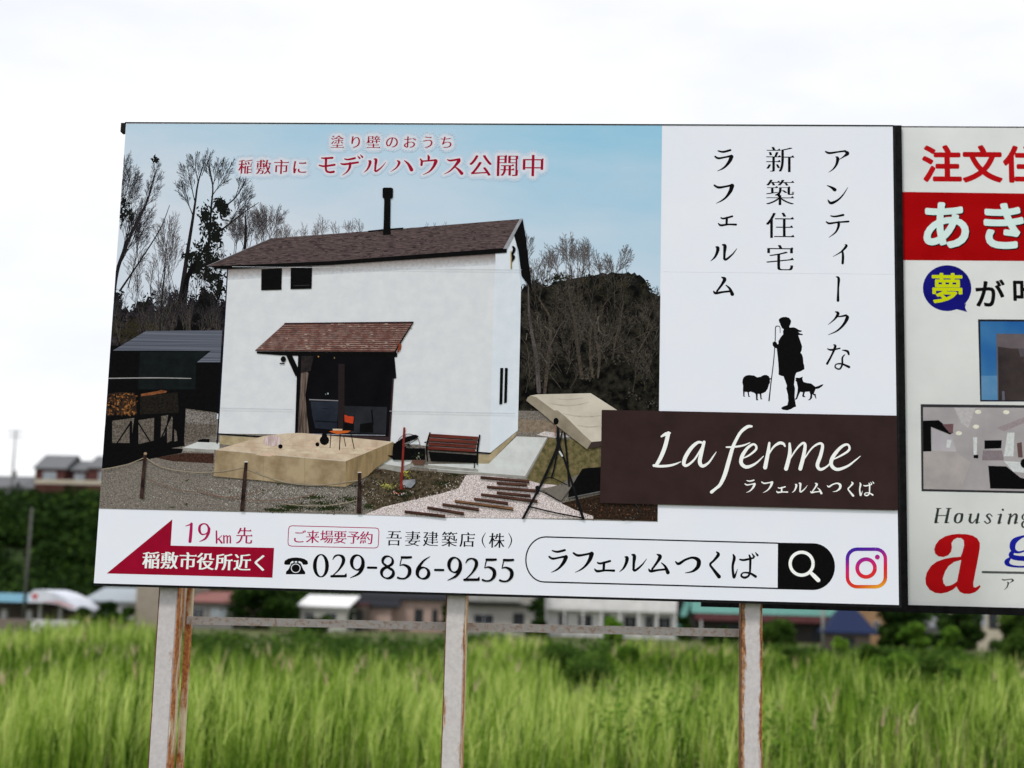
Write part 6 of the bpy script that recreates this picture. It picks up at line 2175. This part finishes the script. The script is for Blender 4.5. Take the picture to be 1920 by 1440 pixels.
def pole(name, px, pyt, y, zb_, r, m_, label, arms=True, can=False):
    p = at(px, pyt, y)
    t = empty(name, (p.x, y, zb_), label, 'utility pole')
    h_ = p.z - zb_
    m = MB()
    m.tube([(0, 0, -.4), (0, 0, h_ * .5), (0, 0, h_)], [r, r * .85, r * .65], m_, 10)
    m.build('shaft', t)
    if arms:
        for z in (.3, 1.0):
            m = MB()
            m.box(-.9, .9, -r - .1, -r * .3, h_ - z - .05, h_ - z + .05, m_)
            for x in (-.8, -.35, .35, .8):
                m.tube([(x, -r - .05, h_ - z + .051), (x, -r - .05, h_ - z + .2)], .05, Ww, 6)
            m.build('crossarm', t)
    if can:
        m = MB()
        m.tube([(.35, -.1, h_ * .38), (.35, -.1, h_ * .38 + .9)], .28, m_, 10)
        m.build('transformer', t)
    return t


pole('utility_pole', 30, 806, 187, float(hill_h(at(30, 900, 187).x, 187)), .17, m_conc, 'tall grey utility pole with crossarms beside the terrace on the bluff', True, True)
pole('utility_pole', 60, 952, 125, 0, .17, m_conc2, 'dull dark pole standing against the wooded bluff', False)
pole('utility_pole', 1543, 1090, 120, 0, .16, m_conc, 'slim grey pole right of the rightmost billboard post', True)

# trees and shrubs
def px_tree(name, px, pyt, y, wpx, m_, label, cat='tree', **k):
    p = at(px, pyt, y)
    d = y - CAM.y
    return tree(name, p.x, y, p.z, wpx / F_PX * d / 2, m_, label, cat, **k)


px_tree('dense_tree', 498, 1060, 128, 130, L_dark, 'dense dark tree between the red roofed house and the white roofed shed', size=.26, trunk=.12, blobs=16)
px_tree('dense_tree', 1700, 1085, 122, 110, L_dark, 'dark tree behind the bright shrubs left of the cream house', size=.26, trunk=.1, blobs=16)
px_tree('dense_tree', 1800, 1130, 118, 90, L_dark, 'dark rounded tree right of the grey roofed shed', size=.22, trunk=.08, blobs=14)
px_tree('dense_tree', 1910, 1120, 118, 90, L_mid, 'green tree cut by the right edge behind the reeds', size=.22, trunk=.08, blobs=14)
px_tree('clipped_bush', 1456, 1158, 112, 84, L_mid, 'rounded dark green bush just right of the rightmost post', 'bush', size=.18, trunk=.05, blobs=12)
px_tree('clipped_bush', 208, 1126, 128, 52, L_dark, 'dark bush in front of the slate roofed house', 'bush', size=.2, trunk=.05, blobs=9)
px_tree('clipped_bush', 240, 1132, 127, 30, L_dark, 'small dark bush beside the beige house', 'bush', size=.18, trunk=.05, blobs=7)
px_tree('clipped_bush', 158, 1132, 126, 34, L_dark, 'dark bush between the fuel station and the slate roofed house', 'bush', size=.18, trunk=.05, blobs=8)
px_tree('leafy_shrub', 1150, 1146, 70, 46, L_bright, 'bright green shrub in front of the white apartment building', 'shrub', size=.11, trunk=.1, blobs=9)
px_tree('leafy_shrub', 1572, 1180, 60, 46, L_bright, 'bright green sapling in front of the blue roofed house', 'shrub', size=.1, trunk=.1, blobs=9)
px_tree('leafy_shrub', 1708, 1156, 64, 66, L_weed, 'tall bright shrub standing up among the reeds below the black frame', 'shrub', size=.12, trunk=.1, blobs=12)
px_tree('leafy_shrub', 1776, 1164, 66, 50, L_weed, 'bright shrub beside the low grey roofed shed', 'shrub', size=.12, trunk=.1, blobs=10)
px_tree('leafy_shrub', 1905, 1176, 50, 60, L_mid, 'mid green shrub among the reeds at the right edge', 'shrub', size=.1, trunk=.1, blobs=10)
px_tree('leafy_shrub', 1640, 1196, 52, 70, L_mid, 'spreading green shrub among the reeds under the dark tree', 'shrub', size=.1, trunk=.1, blobs=11)

for px, pyt, y, wpx, lab in ((655, 1128, 132, 34, 'added dark bush between the white roofed shed and the garage'), (846, 1122, 133, 44, 'added dark bush beside the middle post, right of the brick house'),
                             (1008, 1116, 131, 40, 'added dark narrow bush between the grey house and the white apartments'), (1282, 1150, 132, 40, 'added dark bush under the slanting turquoise wing wall'),
                             (600, 1158, 120, 60, 'added low dark bush before the wall of the white roofed shed'), (1350, 1172, 118, 70, 'added low dark bush before the maroon awning')):
    px_tree('added_dark_bush', px, pyt, y, wpx, L_dark, lab, 'bush', size=.18, trunk=.05, blobs=9)  # bushes added to darken the gaps between and before the houses
for px, pyt, y, wpx, m_, lab in ((1052, 1192, 30, 110, L_mid, 'dark leafy shrub among the reeds under the left end of the search box'), (1112, 1204, 26, 150, L_mid, 'broad leafy shrub among the reeds, under the white apartments'),
                                 (1180, 1196, 34, 80, L_weed, 'narrow leafy shrub between the broad shrub and the rightmost post'), (1668, 1192, 32, 120, L_weed, 'leafy shrub rising from the reeds beneath the gap between the billboards'),
                                 (1765, 1206, 30, 110, L_mid, 'leafy shrub rising from the reeds under the big red letter'), (1490, 1200, 40, 90, L_mid, 'leafy shrub among the reeds close to the rightmost post')):
    px_tree('reed_shrub', px, pyt, y, wpx, m_, lab, 'shrub', size=.05, trunk=.1, blobs=14, n=300)
